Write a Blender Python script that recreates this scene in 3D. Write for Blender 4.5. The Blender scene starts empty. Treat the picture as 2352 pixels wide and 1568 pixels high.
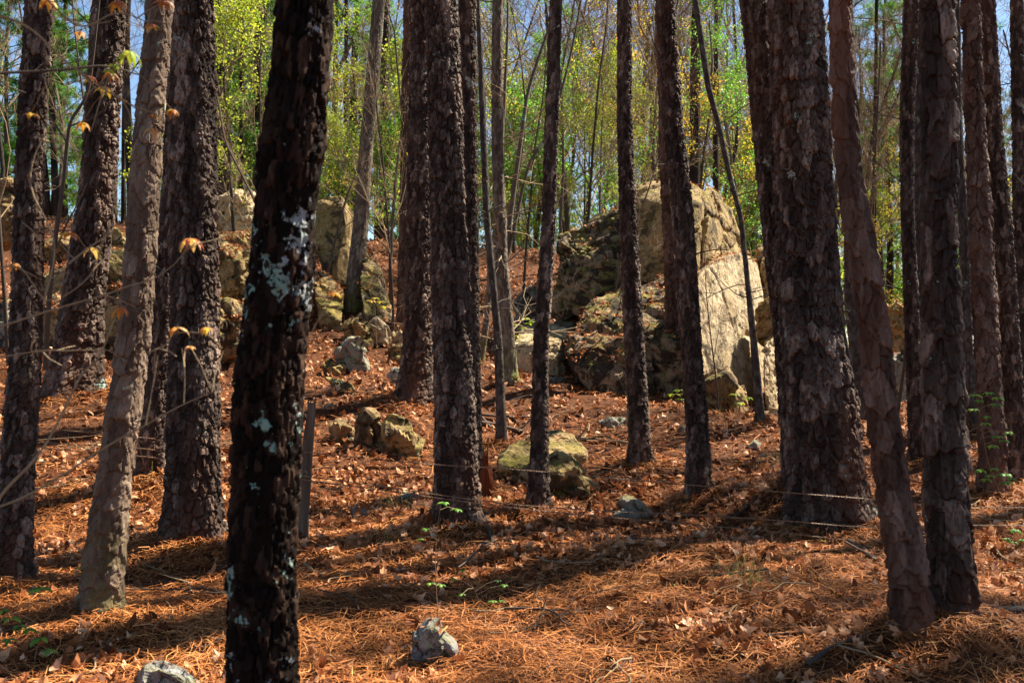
import bpy, bmesh, math, random
import numpy as np
from mathutils import Vector, Matrix
RNG = np.random.default_rng(7)
random.seed(7)
R = math.radians
SC = bpy.context.scene
COL = SC.collection
# ------------------------------------------------------------------ camera
F0, CX, CY, EYE = 2521.0, 1176.0, 784.0, 1.6      # photo measures (2352 x 1568 grid)
cam = bpy.data.cameras.new('camera'); cam_o = bpy.data.objects.new('camera', cam); COL.objects.link(cam_o)
cam.sensor_width = 36.0; cam.lens = 36.0 * F0 / 2352.0
cam.clip_start = .05; cam.clip_end = 1200
cam_o.location = (0, 0, EYE); cam_o.rotation_euler = (R(90), 0, 0)
cam.dof.use_dof = True; cam.dof.focus_distance = 9.0; cam.dof.aperture_fstop = 5.6
SC.camera = cam_o
# ------------------------------------------------------------------ light
SUN_EL, SUN_AZ = 51.0, 58.0                         # azimuth clockwise from +Y
w = bpy.data.worlds.new('World'); SC.world = w; w.use_nodes = True
nt = w.node_tree; nt.nodes.clear()
sky = nt.nodes.new('ShaderNodeTexSky'); sky.sky_type = 'NISHITA'; sky.sun_disc = False
sky.sun_elevation = R(SUN_EL); sky.sun_rotation = R(SUN_AZ)
sky.air_density = 1.0; sky.dust_density = .5; sky.ozone_density = 4.0; sky.altitude = 300
bg = nt.nodes.new('ShaderNodeBackground'); bg.inputs[1].default_value = .05
wo = nt.nodes.new('ShaderNodeOutputWorld')
nt.links.new(sky.outputs[0], bg.inputs[0]); nt.links.new(bg.outputs[0], wo.inputs[0])
sl = bpy.data.lights.new('sun', 'SUN'); sl.energy = 5.0; sl.angle = R(.53); sl.color = (1, .92, .78)
sun = bpy.data.objects.new('sun', sl); COL.objects.link(sun)
sd = Vector((math.sin(R(SUN_AZ)) * math.cos(R(SUN_EL)), math.cos(R(SUN_AZ)) * math.cos(R(SUN_EL)), math.sin(R(SUN_EL))))
sun.rotation_euler = (-sd).to_track_quat('-Z', 'Y').to_euler(); sun.location = sd * 60
SC.view_settings.view_transform = 'Standard'; SC.view_settings.look = 'None'
SC.view_settings.exposure = 1.9; SC.view_settings.gamma = 1.0; SC.view_settings.use_curve_mapping = False
try:
    SC.cycles.max_bounces = 6; SC.cycles.diffuse_bounces = 3; SC.cycles.transmission_bounces = 4
    SC.cycles.use_denoising = True
except Exception: pass

# ------------------------------------------------------------------ noise
def _h(i, j, k, s):
    with np.errstate(over='ignore'):
        n = (i.astype(np.int64) * 73856093) ^ (j.astype(np.int64) * 19349663) ^ (k.astype(np.int64) * 83492791) ^ (int(s) * 2654435761)
        n = n & 0xFFFFFFFF
        n = ((n ^ (n >> 15)) * 2246822519) & 0xFFFFFFFF
        n = ((n ^ (n >> 13)) * 3266489917) & 0xFFFFFFFF
        n = n ^ (n >> 16)
    return (n & 0xFFFFFF) / float(0xFFFFFF)
def vn(x, y, z, s=0):
    i, j, k = np.floor(x), np.floor(y), np.floor(z)
    a, b, c = x - i, y - j, z - k
    a = a * a * (3 - 2 * a); b = b * b * (3 - 2 * b); c = c * c * (3 - 2 * c)
    r = 0
    for di in (0, 1):
        wa = a if di else 1 - a
        for dj in (0, 1):
            wb = b if dj else 1 - b
            for dk in (0, 1):
                r = r + wa * wb * (c if dk else 1 - c) * _h(i + di, j + dj, k + dk, s)
    return r * 2 - 1
def fbm(x, y, z, s=0, o=4):
    r = 0; a = 1.0; t = 0
    for q in range(o):
        r = r + a * vn(x, y, z, s + q); t += a
        a *= .5; x = x * 2.03 + 11.3; y = y * 2.03 + 5.1; z = z * 2.03 + 3.7
    return r / t
def sstep(a, b, x):
    t = np.clip((x - a) / (b - a), 0, 1); return t * t * (3 - 2 * t)

# ------------------------------------------------------------------ terrain height
UC = np.array([-.62, -.42, -.2, 0, .15, .22, .3, .62])
YC = np.array([0, 3, 5, 7.5, 10, 12, 14, 16, 18, 21, 25, 30, 40, 60, 100.])
ZC = np.array([
 [0, .05, .15, .26, .75, 1.17, 1.6, 2.05, 2.56, 3.5, 4.4, 4.7, 4.5, 4, 3],
 [0, .05, .15, .26, .75, 1.17, 1.6, 2.05, 2.56, 3.5, 4.4, 4.7, 4.5, 4, 3],
 [0, .03, .14, .25, .6, 1.0, 1.38, 1.8, 2.3, 3.1, 4.0, 4.3, 4.0, 3, 1],
 [0, .03, .13, .24, .53, .86, 1.18, 1.5, 1.95, 2.72, 3.7, 3.9, 3.4, 2, 0],
 [0, .03, .13, .24, .52, .82, 1.05, 1.4, 1.8, 2.4, 3.0, 3.2, 2.8, 1.5, 0],
 [0, .03, .13, .24, .51, .75, .88, 1.0, 1.1, 1.3, 1.5, 1.6, 1.4, .8, 0],
 [0, .03, .13, .24, .5, .68, .72, .74, .76, .8, .8, .8, .6, .3, 0],
 [0, .03, .13, .24, .5, .66, .7, .72, .74, .78, .8, .8, .6, .3, 0]])
MOUNDS = []
def H(x, y, mounds=True, fine=True):
    x = np.asarray(x, float); y = np.asarray(y, float)
    yy = np.clip(y, 0, 99.9); u = np.clip(x / np.maximum(yy, 2.5), -.62, .62)
    i = np.clip(np.searchsorted(UC, u, side='right') - 1, 0, len(UC) - 2)
    j = np.clip(np.searchsorted(YC, yy, side='right') - 1, 0, len(YC) - 2)
    a = (u - UC[i]) / (UC[i + 1] - UC[i]); a = a * a * (3 - 2 * a)
    b = (yy - YC[j]) / (YC[j + 1] - YC[j])
    z = (ZC[i, j] * (1 - a) + ZC[i + 1, j] * a) * (1 - b) + (ZC[i, j + 1] * (1 - a) + ZC[i + 1, j + 1] * a) * b
    o = x * 0
    z = z + .10 * vn(x * .55, y * .55, o, 3) * np.clip(y / 8, .3, 1) + .045 * vn(x * 1.6, y * 1.6, o, 4)
    if fine:
        z = z + .022 * vn(x * 5, y * 5, o, 5) + .010 * vn(x * 13, y * 13, o, 6)
    if mounds:
        for mx, my, mr, mh in MOUNDS:
            z = z + mh * np.exp(-((x - mx) ** 2 + (y - my) ** 2) / (mr * mr))
    return z
def P(px, py, d): return np.array([(px - CX) / F0 * d, d, EYE - (py - CY) / F0 * d])
def hit(px, py):
    """distance where the sight line through a photo point meets the ground"""
    ys = np.arange(3.0, 70, .02)
    xs = (px - CX) / F0 * ys; zs = EYE - (py - CY) / F0 * ys
    g = H(xs, ys, mounds=False, fine=False)
    m = np.where(zs < g)[0]
    return float(ys[m[0]]) if len(m) else 26.0

# ------------------------------------------------------------------ materials
def newmat(name):
    m = bpy.data.materials.new(name); m.use_nodes = True
    t = m.node_tree; t.nodes.clear()
    return m, t, t.nodes, t.links
def ramp(N, stops, interp='LINEAR'):
    r = N.new('ShaderNodeValToRGB'); r.color_ramp.interpolation = interp
    e = r.color_ramp.elements
    while len(e) > 1: e.remove(e[-1])
    e[0].position = stops[0][0]; e[0].color = (*stops[0][1], 1)
    for p, c in stops[1:]:
        q = e.new(p); q.color = (*c, 1)
    return r
def noise(N, L, vec, scale, detail=4, rough=.6, dist=0):
    n = N.new('ShaderNodeTexNoise'); n.inputs['Scale'].default_value = scale
    n.inputs['Detail'].default_value = detail; n.inputs['Roughness'].default_value = rough
    n.inputs['Distortion'].default_value = dist
    if vec is not None: L.new(vec, n.inputs['Vector'])
    return n
def mixc(N, L, fac, a, b, mode='MIX'):
    m = N.new('ShaderNodeMix'); m.data_type = 'RGBA'; m.blend_type = mode
    for sock, v in ((m.inputs[0], fac), (m.inputs[6], a), (m.inputs[7], b)):
        if isinstance(v, (int, float)): sock.default_value = v
        elif isinstance(v, tuple): sock.default_value = (*v, 1)
        else: L.new(v, sock)
    return m.outputs[2]
def mr(N, L, v, a, b, c=0., d=1.):
    m = N.new('ShaderNodeMapRange'); m.clamp = True
    L.new(v, m.inputs[0]); m.inputs[1].default_value = a; m.inputs[2].default_value = b
    m.inputs[3].default_value = c; m.inputs[4].default_value = d
    return m.outputs[0]
def attr(N, name):
    a = N.new('ShaderNodeAttribute'); a.attribute_name = name; return a
def finish(N, L, col, rough, bump=None, bs=.3, bd=.01, spec=.3, transl=0.):
    b = N.new('ShaderNodeBsdfPrincipled'); o = N.new('ShaderNodeOutputMaterial')
    L.new(col, b.inputs['Base Color'])
    if isinstance(rough, (int, float)): b.inputs['Roughness'].default_value = rough
    else: L.new(rough, b.inputs['Roughness'])
    b.inputs['Specular IOR Level'].default_value = spec
    if bump is not None:
        bn = N.new('ShaderNodeBump'); bn.inputs['Strength'].default_value = bs; bn.inputs['Distance'].default_value = bd
        L.new(bump, bn.inputs['Height']); L.new(bn.outputs[0], b.inputs['Normal'])
    if transl > 0:
        t = N.new('ShaderNodeBsdfTranslucent'); L.new(col, t.inputs[0])
        mx = N.new('ShaderNodeMixShader'); mx.inputs[0].default_value = transl
        L.new(b.outputs[0], mx.inputs[1]); L.new(t.outputs[0], mx.inputs[2]); L.new(mx.outputs[0], o.inputs[0])
    else: L.new(b.outputs[0], o.inputs[0])

def bark_mat(name, stops, lichen=0., lich_col=(.42, .46, .42), moss=0., stretch=.25, red=.0, lsc=5, bands=None):
    m, T, N, L = newmat(name)
    tc = N.new('ShaderNodeTexCoord'); mp = N.new('ShaderNodeMapping'); mp.inputs['Scale'].default_value = (1, 1, stretch)
    L.new(tc.outputs['Object'], mp.inputs[0])
    t = attr(N, 'tone'); n1 = noise(N, L, mp.outputs[0], 45, 6, .7)
    ad = N.new('ShaderNodeMath'); ad.operation = 'MULTIPLY_ADD'; L.new(n1.outputs[0], ad.inputs[0]); ad.inputs[1].default_value = .9
    sb = N.new('ShaderNodeMath'); sb.operation = 'SUBTRACT'; L.new(t.outputs['Fac'], sb.inputs[0]); sb.inputs[1].default_value = .45
    L.new(sb.outputs[0], ad.inputs[2])
    r = ramp(N, stops); L.new(ad.outputs[0], r.inputs[0]); col = r.outputs[0]
    if red > 0:
        nr = noise(N, L, mp.outputs[0], 2.2, 3, .5)
        col = mixc(N, L, mr(N, L, nr.outputs[0], .52, .68, 0, red), col, (.17, .062, .028))
    if lichen != 0:
        nl = noise(N, L, tc.outputs['Object'], lsc, 5, .62, .3); n2 = noise(N, L, tc.outputs['Object'], 38, 3, .6)
        pr = N.new('ShaderNodeMath'); pr.operation = 'MULTIPLY_ADD'; L.new(n2.outputs[0], pr.inputs[0]); pr.inputs[1].default_value = .6 if bands else .35; L.new(nl.outputs[0], pr.inputs[2])
        if bands:
            sz = N.new('ShaderNodeSeparateXYZ'); L.new(tc.outputs['Object'], sz.inputs[0]); rb = ramp(N, bands); L.new(mr(N, L, sz.outputs[2], 0, 3), rb.inputs[0])
            p2 = N.new('ShaderNodeMath'); p2.operation = 'MULTIPLY_ADD'; L.new(rb.outputs[0], p2.inputs[0]); p2.inputs[1].default_value = .15 - .0; p2.use_clamp = False; L.new(pr.outputs[0], p2.inputs[2]); pr = p2
        f = mr(N, L, pr.outputs[0], .875 - lichen * .13 + (.135 if bands else 0), .895 - lichen * .13 + (.165 if bands else 0))
        n3 = noise(N, L, tc.outputs['Object'], 3, 2, .5)
        lc = mixc(N, L, mr(N, L, n3.outputs[0], .45, .55), lich_col, (.20, .30, .24))
        col = mixc(N, L, f, col, lc)
    if moss > 0:
        sp = N.new('ShaderNodeSeparateXYZ'); L.new(tc.outputs['Object'], sp.inputs[0])
        nm = noise(N, L, tc.outputs['Object'], 9, 4, .6)
        h = mr(N, L, sp.outputs[2], 0, .55, moss, 0)
        f = N.new('ShaderNodeMath'); f.operation = 'MULTIPLY'; L.new(mr(N, L, nm.outputs[0], .4, .6), f.inputs[0]); L.new(h, f.inputs[1])
        col = mixc(N, L, f.outputs[0], col, (.13, .15, .02))
    finish(N, L, col, .8, n1.outputs[0], .8, .012, .04 if bands else .14)
    return m
M = {}
M['pine'] = bark_mat('pine_bark', [(0, (.008, .0045, .003)), (.36, (.036, .022, .015)), (.60, (.080, .053, .038)), (.90, (.29, .205, .15))], lichen=.15, lich_col=(.3, .3, .24), red=.3)
M['plate'] = M['pine']
M['pine_red'] = bark_mat('reddish_pine_bark', [(0, (.016, .008, .005)), (.35, (.058, .030, .019)), (.65, (.115, .068, .046)), (1, (.25, .17, .13))], red=.7)
M['pale'] = bark_mat('pale_smooth_bark', [(0, (.04, .023, .014)), (.4, (.10, .064, .042)), (.7, (.175, .12, .08)), (1, (.32, .24, .165))], lichen=.1, lich_col=(.33, .32, .2), moss=.35)
M['oak'] = bark_mat('dark_oak_bark', [(0, (.004, .003, .002)), (.45, (.013, .008, .006)), (.75, (.04, .022, .014)), (1, (.09, .055, .035))], lichen=-.05, lich_col=(.27, .27, .265), lsc=10, bands=[(0, (0.4, 0.4, 0.4)), (0.22, (0.5, 0.5, 0.5)), (0.27, (1, 1, 1)), (0.31, (0.5, 0.5, 0.5)), (0.37, (0.6, 0.6, 0.6)), (0.43, (0.8, 0.8, 0.8)), (0.47, (0.3, 0.3, 0.3)), (0.51, (0.3, 0.3, 0.3)), (0.55, (1, 1, 1)), (0.6, (0.9, 0.9, 0.9)), (0.635, (0.15, 0.15, 0.15)), (1, (0, 0, 0))])
M['grey'] = bark_mat('grey_hardwood_bark', [(0, (.04, .03, .02)), (.5, (.11, .083, .06)), (1, (.27, .22, .16))], lichen=.3, lich_col=(.4, .4, .28), moss=.9)
M['darkb'] = bark_mat('dark_hardwood_bark', [(0, (.02, .015, .012)), (.5, (.055, .042, .034)), (1, (.13, .11, .085))], lichen=.35, lich_col=(.22, .22, .12))
M['twig'] = bark_mat('twig_bark', [(0, (.10, .065, .035)), (.5, (.26, .18, .10)), (1, (.42, .32, .19))])
M['twig_dark'] = bark_mat('dark_twig_bark', [(0, (.03, .022, .016)), (.5, (.075, .055, .04)), (1, (.16, .12, .09))])
M['dead'] = bark_mat('weathered_grey_wood', [(0, (.03, .018, .012)), (.5, (.11, .075, .05)), (1, (.26, .19, .135))], lichen=.1, stretch=.08)
M['rot'] = bark_mat('rotten_red_wood', [(0, (.02, .005, .002)), (.5, (.12, .03, .009)), (1, (.28, .085, .03))], stretch=.12)

M['plate_red'] = M['pine_red']
def rock_mat(name, base, light, dark, darkamt, moss, lich, lichc=(.36, .42, .34)):
    m, T, N, L = newmat(name)
    g = N.new('ShaderNodeNewGeometry'); v = g.outputs['Position']
    n1 = noise(N, L, v, 2.2, 7, .65, .4); n2 = noise(N, L, v, 16, 6, .7); n3 = noise(N, L, v, 60, 4, .7)
    c = mixc(N, L, mr(N, L, n1.outputs[0], .35, .65), base, light)
    c = mixc(N, L, mr(N, L, n2.outputs[0], .47, .66, 0, .7), c, (base[0] * .42, base[1] * .36, base[2] * .3))
    c = mixc(N, L, mr(N, L, n3.outputs[0], .5, .72, 0, .5), c, (base[0] * .5, base[1] * .45, base[2] * .4))
    c = mixc(N, L, mr(N, L, n3.outputs[0], .28, .42, .5, 0), c, (min(1, light[0] * 1.3), min(1, light[1] * 1.3), min(1, light[2] * 1.3)))
    nd = noise(N, L, v, 3.1, 8, .68, .6); nd.noise_dimensions = '4D'; nd.inputs['W'].default_value = 4.2
    c = mixc(N, L, mr(N, L, nd.outputs[0], .62 - darkamt * .3, .67 - darkamt * .3, 0, .92), c, dark)
    nl = noise(N, L, v, 5.5, 7, .7, .3); nl.noise_dimensions = '4D'; nl.inputs['W'].default_value = 9.1
    c = mixc(N, L, mr(N, L, nl.outputs[0], .68 - lich * .25, .71 - lich * .25, 0, .9), c, lichc)
    sp = N.new('ShaderNodeSeparateXYZ'); L.new(g.outputs['Normal'], sp.inputs[0])
    nm = noise(N, L, v, 4.0, 5, .6); nm.noise_dimensions = '4D'; nm.inputs['W'].default_value = 2.7
    f = N.new('ShaderNodeMath'); f.operation = 'MULTIPLY'; L.new(mr(N, L, sp.outputs[2], .1, .7, 0, moss), f.inputs[0]); L.new(mr(N, L, nm.outputs[0], .45, .6), f.inputs[1])
    c = mixc(N, L, f.outputs[0], c, (.20, .17, .025))
    hs = N.new('ShaderNodeMath'); hs.operation = 'MULTIPLY_ADD'; L.new(n3.outputs[0], hs.inputs[0]); hs.inputs[1].default_value = .35; L.new(n2.outputs[0], hs.inputs[2])
    wn = N.new('ShaderNodeVectorMath'); wn.operation = 'MULTIPLY_ADD'; L.new(n1.outputs['Color'], wn.inputs[0]); wn.inputs[1].default_value = (.9, .9, .5); L.new(v, wn.inputs[2])
    vo = N.new('ShaderNodeTexVoronoi'); vo.feature = 'DISTANCE_TO_EDGE'; vo.inputs['Scale'].default_value = 1.9; L.new(wn.outputs[0], vo.inputs['Vector'])
    ck = mr(N, L, vo.outputs[0], .0, .022, 1, 0); ckm = N.new('ShaderNodeMath'); ckm.operation = 'MULTIPLY'; L.new(ck, ckm.inputs[0]); L.new(mr(N, L, n2.outputs[0], .42, .6, 0, .85), ckm.inputs[1])
    c = mixc(N, L, ckm.outputs[0], c, (base[0] * .25, base[1] * .2, base[2] * .15))
    h2 = N.new('ShaderNodeMath'); h2.operation = 'SUBTRACT'; L.new(hs.outputs[0], h2.inputs[0]); L.new(ckm.outputs[0], h2.inputs[1])
    finish(N, L, c, .9, h2.outputs[0], 1.0, .035, .2)
    return m
M['r_light'] = rock_mat('pale_sandstone', (.42, .30, .16), (.60, .48, .30), (.09, .065, .04), .10, .35, .25, (.42, .41, .30))
M['r_tan'] = rock_mat('tan_sandstone', (.25, .16, .06), (.40, .28, .13), (.05, .035, .02), .35, .8, .25, (.38, .38, .25))
M['r_brown'] = rock_mat('ochre_brown_rock', (.23, .13, .05), (.36, .24, .12), (.05, .035, .02), .3, .45, .15)
M['r_dark'] = rock_mat('dark_stained_rock', (.20, .13, .07), (.38, .27, .16), (.022, .016, .010), .55, .85, .2, (.32, .31, .22))
M['r_grey'] = rock_mat('grey_lichen_rock', (.20, .18, .14), (.36, .33, .26), (.04, .037, .03), .35, .6, .35, (.22, .29, .19))
M['r_blue'] = rock_mat('blue_grey_stone', (.19, .19, .19), (.33, .33, .32), (.05, .05, .035), .35, .6, .35, (.25, .32, .22))

def ground_mat():
    m, T, N, L = newmat('leaf_mould')
    g = N.new('ShaderNodeNewGeometry'); v = g.outputs['Position']
    n1 = noise(N, L, v, .9, 5, .6); n2 = noise(N, L, v, 14, 7, .75, .5); n3 = noise(N, L, v, 55, 5, .7, 1.)
    r = ramp(N, [(.30, (.012, .005, .0025)), (.46, (.048, .018, .008)), (.60, (.13, .05, .020)), (.78, (.26, .12, .055))])
    a = N.new('ShaderNodeMath'); a.operation = 'MULTIPLY_ADD'; L.new(n3.outputs[0], a.inputs[0]); a.inputs[1].default_value = .6
    b = N.new('ShaderNodeMath'); b.operation = 'MULTIPLY'; L.new(n2.outputs[0], b.inputs[0]); b.inputs[1].default_value = .45
    L.new(b.outputs[0], a.inputs[2]); L.new(a.outputs[0], r.inputs[0])
    c = mixc(N, L, mr(N, L, n1.outputs[0], .45, .7, 0, .3), r.outputs[0], (.12, .055, .03))
    finish(N, L, c, .95, a.outputs[0], .8, .03, .1)
    return m
M['ground'] = ground_mat()

def tone_mat(name, stops, rough=.7, transl=.0, spec=.25, nz=0.):
    m, T, N, L = newmat(name)
    t = attr(N, 'tone'); r = ramp(N, stops); col = t.outputs['Fac']
    if nz > 0:
        tc = N.new('ShaderNodeTexCoord'); n = noise(N, L, tc.outputs['Object'], nz, 3, .6)
        a = N.new('ShaderNodeMath'); a.operation = 'MULTIPLY_ADD'; L.new(n.outputs[0], a.inputs[0]); a.inputs[1].default_value = .4
        s = N.new('ShaderNodeMath'); s.operation = 'SUBTRACT'; L.new(col, s.inputs[0]); s.inputs[1].default_value = .2; L.new(s.outputs[0], a.inputs[2]); col = a.outputs[0]
    L.new(col, r.inputs[0])
    finish(N, L, r.outputs[0], rough, None, transl=transl, spec=spec)
    return m
M['needle'] = tone_mat('dry_pine_needles', [(0, (.03, .008, .003)), (.34, (.20, .062, .014)), (.66, (.44, .15, .038)), (1, (.68, .31, .10))], .6, .0, .15)
M['leaf'] = tone_mat('dry_brown_leaves', [(0, (.03, .010, .004)), (.28, (.16, .045, .012)), (.5, (.38, .14, .05)), (.75, (.58, .28, .13)), (1, (.72, .46, .28))], .65, .18, .15, 25)
M['pineneedles'] = tone_mat('green_pine_needles', [(0, (.02, .09, .010)), (.5, (.06, .21, .012)), (1, (.20, .34, .02))], .5, .5, .3)
M['ygreen'] = tone_mat('new_yellow_green_leaves', [(0, (.16, .28, .02)), (.5, (.34, .42, .03)), (1, (.55, .52, .05))], .5, .55, .3)
M['amber'] = tone_mat('new_amber_leaves', [(0, (.32, .34, .02)), (.5, (.50, .38, .03)), (1, (.58, .28, .04))], .5, .55, .3)
M['orange'] = tone_mat('young_orange_maple_leaves', [(0, (.42, .10, .03)), (.45, (.60, .26, .03)), (.8, (.62, .42, .04)), (1, (.62, .34, .24))], .5, .45, .3)
M['green'] = tone_mat('fresh_green_leaves', [(0, (.06, .20, .02)), (.5, (.13, .34, .03)), (1, (.28, .45, .05))], .45, .5, .35)
M['grass'] = tone_mat('thin_grass', [(0, (.10, .14, .02)), (.5, (.20, .24, .05)), (1, (.38, .32, .12))], .6, .4)
M['cone'] = tone_mat('pine_cone_scales', [(0, (.02, .012, .009)), (1, (.09, .05, .03))], .8)
M['wire'] = tone_mat('rusty_wire', [(0, (.10, .05, .03)), (.6, (.24, .13, .06)), (1, (.35, .22, .12))], .55, 0, .5, 60)

# ------------------------------------------------------------------ mesh helpers
def mk(name, V, F, mat=None, parent=None, tone=None, smooth=False, link=True, loc=None):
    V = np.asarray(V, np.float32); me = bpy.data.meshes.new(name)
    Fs = F if isinstance(F, (list, tuple)) else [F]
    Fs = [np.asarray(f, np.int32) for f in Fs if len(f)]
    me.vertices.add(len(V)); me.vertices.foreach_set('co', V.ravel())
    lv = np.concatenate([f.ravel() for f in Fs]); me.loops.add(len(lv)); me.loops.foreach_set('vertex_index', lv)
    tot = np.concatenate([np.full(len(f), f.shape[1], np.int32) for f in Fs])
    st = np.concatenate([[0], np.cumsum(tot)[:-1]]).astype(np.int32)
    me.polygons.add(len(tot)); me.polygons.foreach_set('loop_start', st)
    try: me.polygons.foreach_set('loop_total', tot)
    except Exception: pass
    me.polygons.foreach_set('use_smooth', np.full(len(tot), smooth))
    me.update(calc_edges=True)
    if tone is not None:
        a = me.attributes.new('tone', 'FLOAT', 'POINT'); a.data.foreach_set('value', np.asarray(tone, np.float32))
    if mat is not None: me.materials.append(mat)
    if not link: return me
    o = bpy.data.objects.new(name, me); COL.objects.link(o)
    if parent is not None: o.parent = parent
    if loc is not None: o.location = loc
    return o
def inst(name, me, parent=None, loc=(0, 0, 0), rot=(0, 0, 0), s=1.):
    o = bpy.data.objects.new(name, me); COL.objects.link(o)
    if parent is not None: o.parent = parent
    o.location = loc; o.rotation_euler = rot
    o.scale = (s, s, s) if isinstance(s, (int, float)) else s
    return o
def tag(o, label=None, cat=None, group=None, kind=None):
    for k, v in (('label', label), ('category', cat), ('group', group), ('kind', kind)):
        if v: o[k] = v
    return o
def empty(name, loc, label, cat, group=None, rz=0):
    o = bpy.data.objects.new(name, None); COL.objects.link(o); o.location = [float(v) for v in loc]; o.rotation_euler = (0, 0, rz)
    o.empty_display_size = .1
    return tag(o, label, cat, group)
class Tubes:
    def __init__(s): s.V = []; s.F = []; s.T = []; s.n = 0
    def add(s, pts, rad, sides=5, tone=.5, cap=False):
        pts = np.asarray(pts, float); n = len(pts); rad = np.broadcast_to(np.asarray(rad, float), (n,))
        tg = np.gradient(pts, axis=0); tg /= np.maximum(np.linalg.norm(tg, axis=1, keepdims=True), 1e-9)
        ref = np.array([0, 0, 1.]) if abs(tg[:, 2]).mean() < .8 else np.array([1., 0, 0])
        a = np.cross(tg, ref); a /= np.maximum(np.linalg.norm(a, axis=1, keepdims=True), 1e-9); b = np.cross(tg, a)
        th = np.linspace(0, 2 * np.pi, sides, endpoint=False)
        ring = pts[:, None] + rad[:, None, None] * (np.cos(th)[None, :, None] * a[:, None] + np.sin(th)[None, :, None] * b[:, None])
        i = np.arange(n - 1)[:, None] * sides; j = np.arange(sides)[None]; k = (j + 1) % sides
        s.V.append(ring.reshape(-1, 3)); s.F.append(np.stack([i + j, i + k, i + sides + k, i + sides + j], -1).reshape(-1, 4) + s.n)
        s.T.append(np.full(n * sides, tone) if np.isscalar(tone) else np.repeat(tone, sides)); s.n += n * sides
    def mesh(s, name, mat, **k):
        return mk(name, np.concatenate(s.V), np.concatenate(s.F), mat, tone=np.concatenate(s.T), **k)
def spline(pts, n):
    """smooth curve through points (any columns)"""
    p = np.asarray(pts, float)
    if len(p) < 3:
        t = np.linspace(0, 1, n)[:, None]; return p[0] * (1 - t) + p[-1] * t
    q = np.vstack([2 * p[0] - p[1], p, 2 * p[-1] - p[-2]]); out = []
    for t in np.linspace(0, len(p) - 1 - 1e-6, n):
        i = int(t); f = t - i; a, b, c, d = q[i], q[i + 1], q[i + 2], q[i + 3]
        out.append(.5 * (2 * b + (c - a) * f + (2 * a - 5 * b + 4 * c - d) * f * f + (3 * b - a - 3 * c + d) * f ** 3))
    return np.array(out)
def rots(n, tilt=.4, rng=RNG):
    """n random rotation matrices: any heading, tilt about x/y with given spread"""
    a = rng.uniform(0, 2 * np.pi, n); b = rng.normal(0, tilt, n); c = rng.normal(0, tilt, n)
    ca, sa, cb, sb, cc, sc_ = np.cos(a), np.sin(a), np.cos(b), np.sin(b), np.cos(c), np.sin(c)
    z = np.zeros(n); o = np.ones(n)
    Rz = np.stack([ca, -sa, z, sa, ca, z, z, z, o], 1).reshape(-1, 3, 3)
    Rx = np.stack([o, z, z, z, cb, -sb, z, sb, cb], 1).reshape(-1, 3, 3)
    Ry = np.stack([cc, z, sc_, z, o, z, -sc_, z, cc], 1).reshape(-1, 3, 3)
    return Rz @ Rx @ Ry

# ------------------------------------------------------------------ TREE TRUNK LIST (photo grid: x centre, row, width)
TR = []
def T(path, kind, label, cat='pine tree', name='pine_tree', d=None, top=14., group=None, crown=True, seed=0, base=None):
    d = d or hit(path[-1][0] if base is None else base[0], path[-1][1] if base is None else base[1])
    TR.append(dict(path=path, kind=kind, label=label, cat=cat, name=name, d=d, top=top, group=group, crown=crown, seed=seed or len(TR) + 11))
T([(90,0,60),(70,400,59),(52,868,70),(36,1150,76),(22,1372,88)], 'pine', 'flaky pine trunk at the left edge of the photo, sunlit down its right side')
T([(252,0,70),(227,408,76),(201,625,88),(186,780,102),(165,928,122)], 'pine', 'broad-based pine leaning right, between the left-edge pine and the pale smooth trunk', top=15)
T([(363,0,58),(335,408,66),(307,784,70),(276,1034,73),(244,1284,88),(228,1450,98)], 'pale', 'pale smooth-barked leaning tree with a bright sunlit right flank', 'tree', 'leaning_tree', top=10)
T([(408,0,42),(395,408,47),(372,700,50),(355,919,55),(340,1118,62)], 'pine', 'slimmer pine trunk half hidden behind the pale leaning tree and thick pine', top=12)
T([(441,0,92),(447,408,103),(451,784,107),(453,1034,117),(450,1180,125),(451,1279,140)], 'pine', 'thick dark pine just left of the lichen-spotted oak', top=16)
T([(703,0,128),(691,150,122),(681,255,128),(665,357,150),(651,490,127),(645,612,140),(622,784,145),(614,884,155),(611,1084,143),(603,1284,148),(605,1568,158),(602,2010,200)], 'oak', 'near-black crooked oak trunk spotted with white and green lichen', 'oak tree', 'oak_tree', d=3.2, top=8)
T([(870,0,28),(853,200,32),(836,408,31),(820,600,38),(811,728,46)], 'grey', 'pale grey hardwood trunk leaning over the tall left boulder', 'tree', 'hardwood_tree', top=12, crown='bare')
T([(884,0,22),(881,540,24)], 'pine', 'dark straight pine on the ridge right of the pale grey hardwood', d=26, top=15)
T([(938,0,22),(932,400,25),(928,752,30)], 'pine_red', 'thin reddish-brown trunk peeping out left of the leaning ribbed pine', top=13)
T([(972,0,58),(966,250,56),(962,500,57),(955,784,68),(950,880,80),(948,948,98)], 'pine', 'mid-distance pine with flared base, directly behind the central plated pine', top=16)
T([(1010,0,72),(1020,250,75),(1026,500,79),(1041,784,92),(1045,1034,98),(1047,1150,103),(1048,1235,114)], 'pine', 'central big-plated pine trunk with shiny bark flakes on the right side', top=16)
T([(1072,0,38),(1076,400,38),(1084,784,38),(1091,1034,38),(1099,1172,42)], 'pine', 'slim dark pine tucked behind the right edge of the central pine', d=8.5, top=13)
T([(1097,0,11),(1104,150,12),(1109,300,15),(1119,500,16),(1137,700,17),(1144,784,20),(1151,950,23),(1152,1037,28)], 'darkb', 'thin mossy wavy trunk in front of the grey hardwood with moss on its foot', 'tree', 'slender_tree', top=8, crown='bare')
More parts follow.
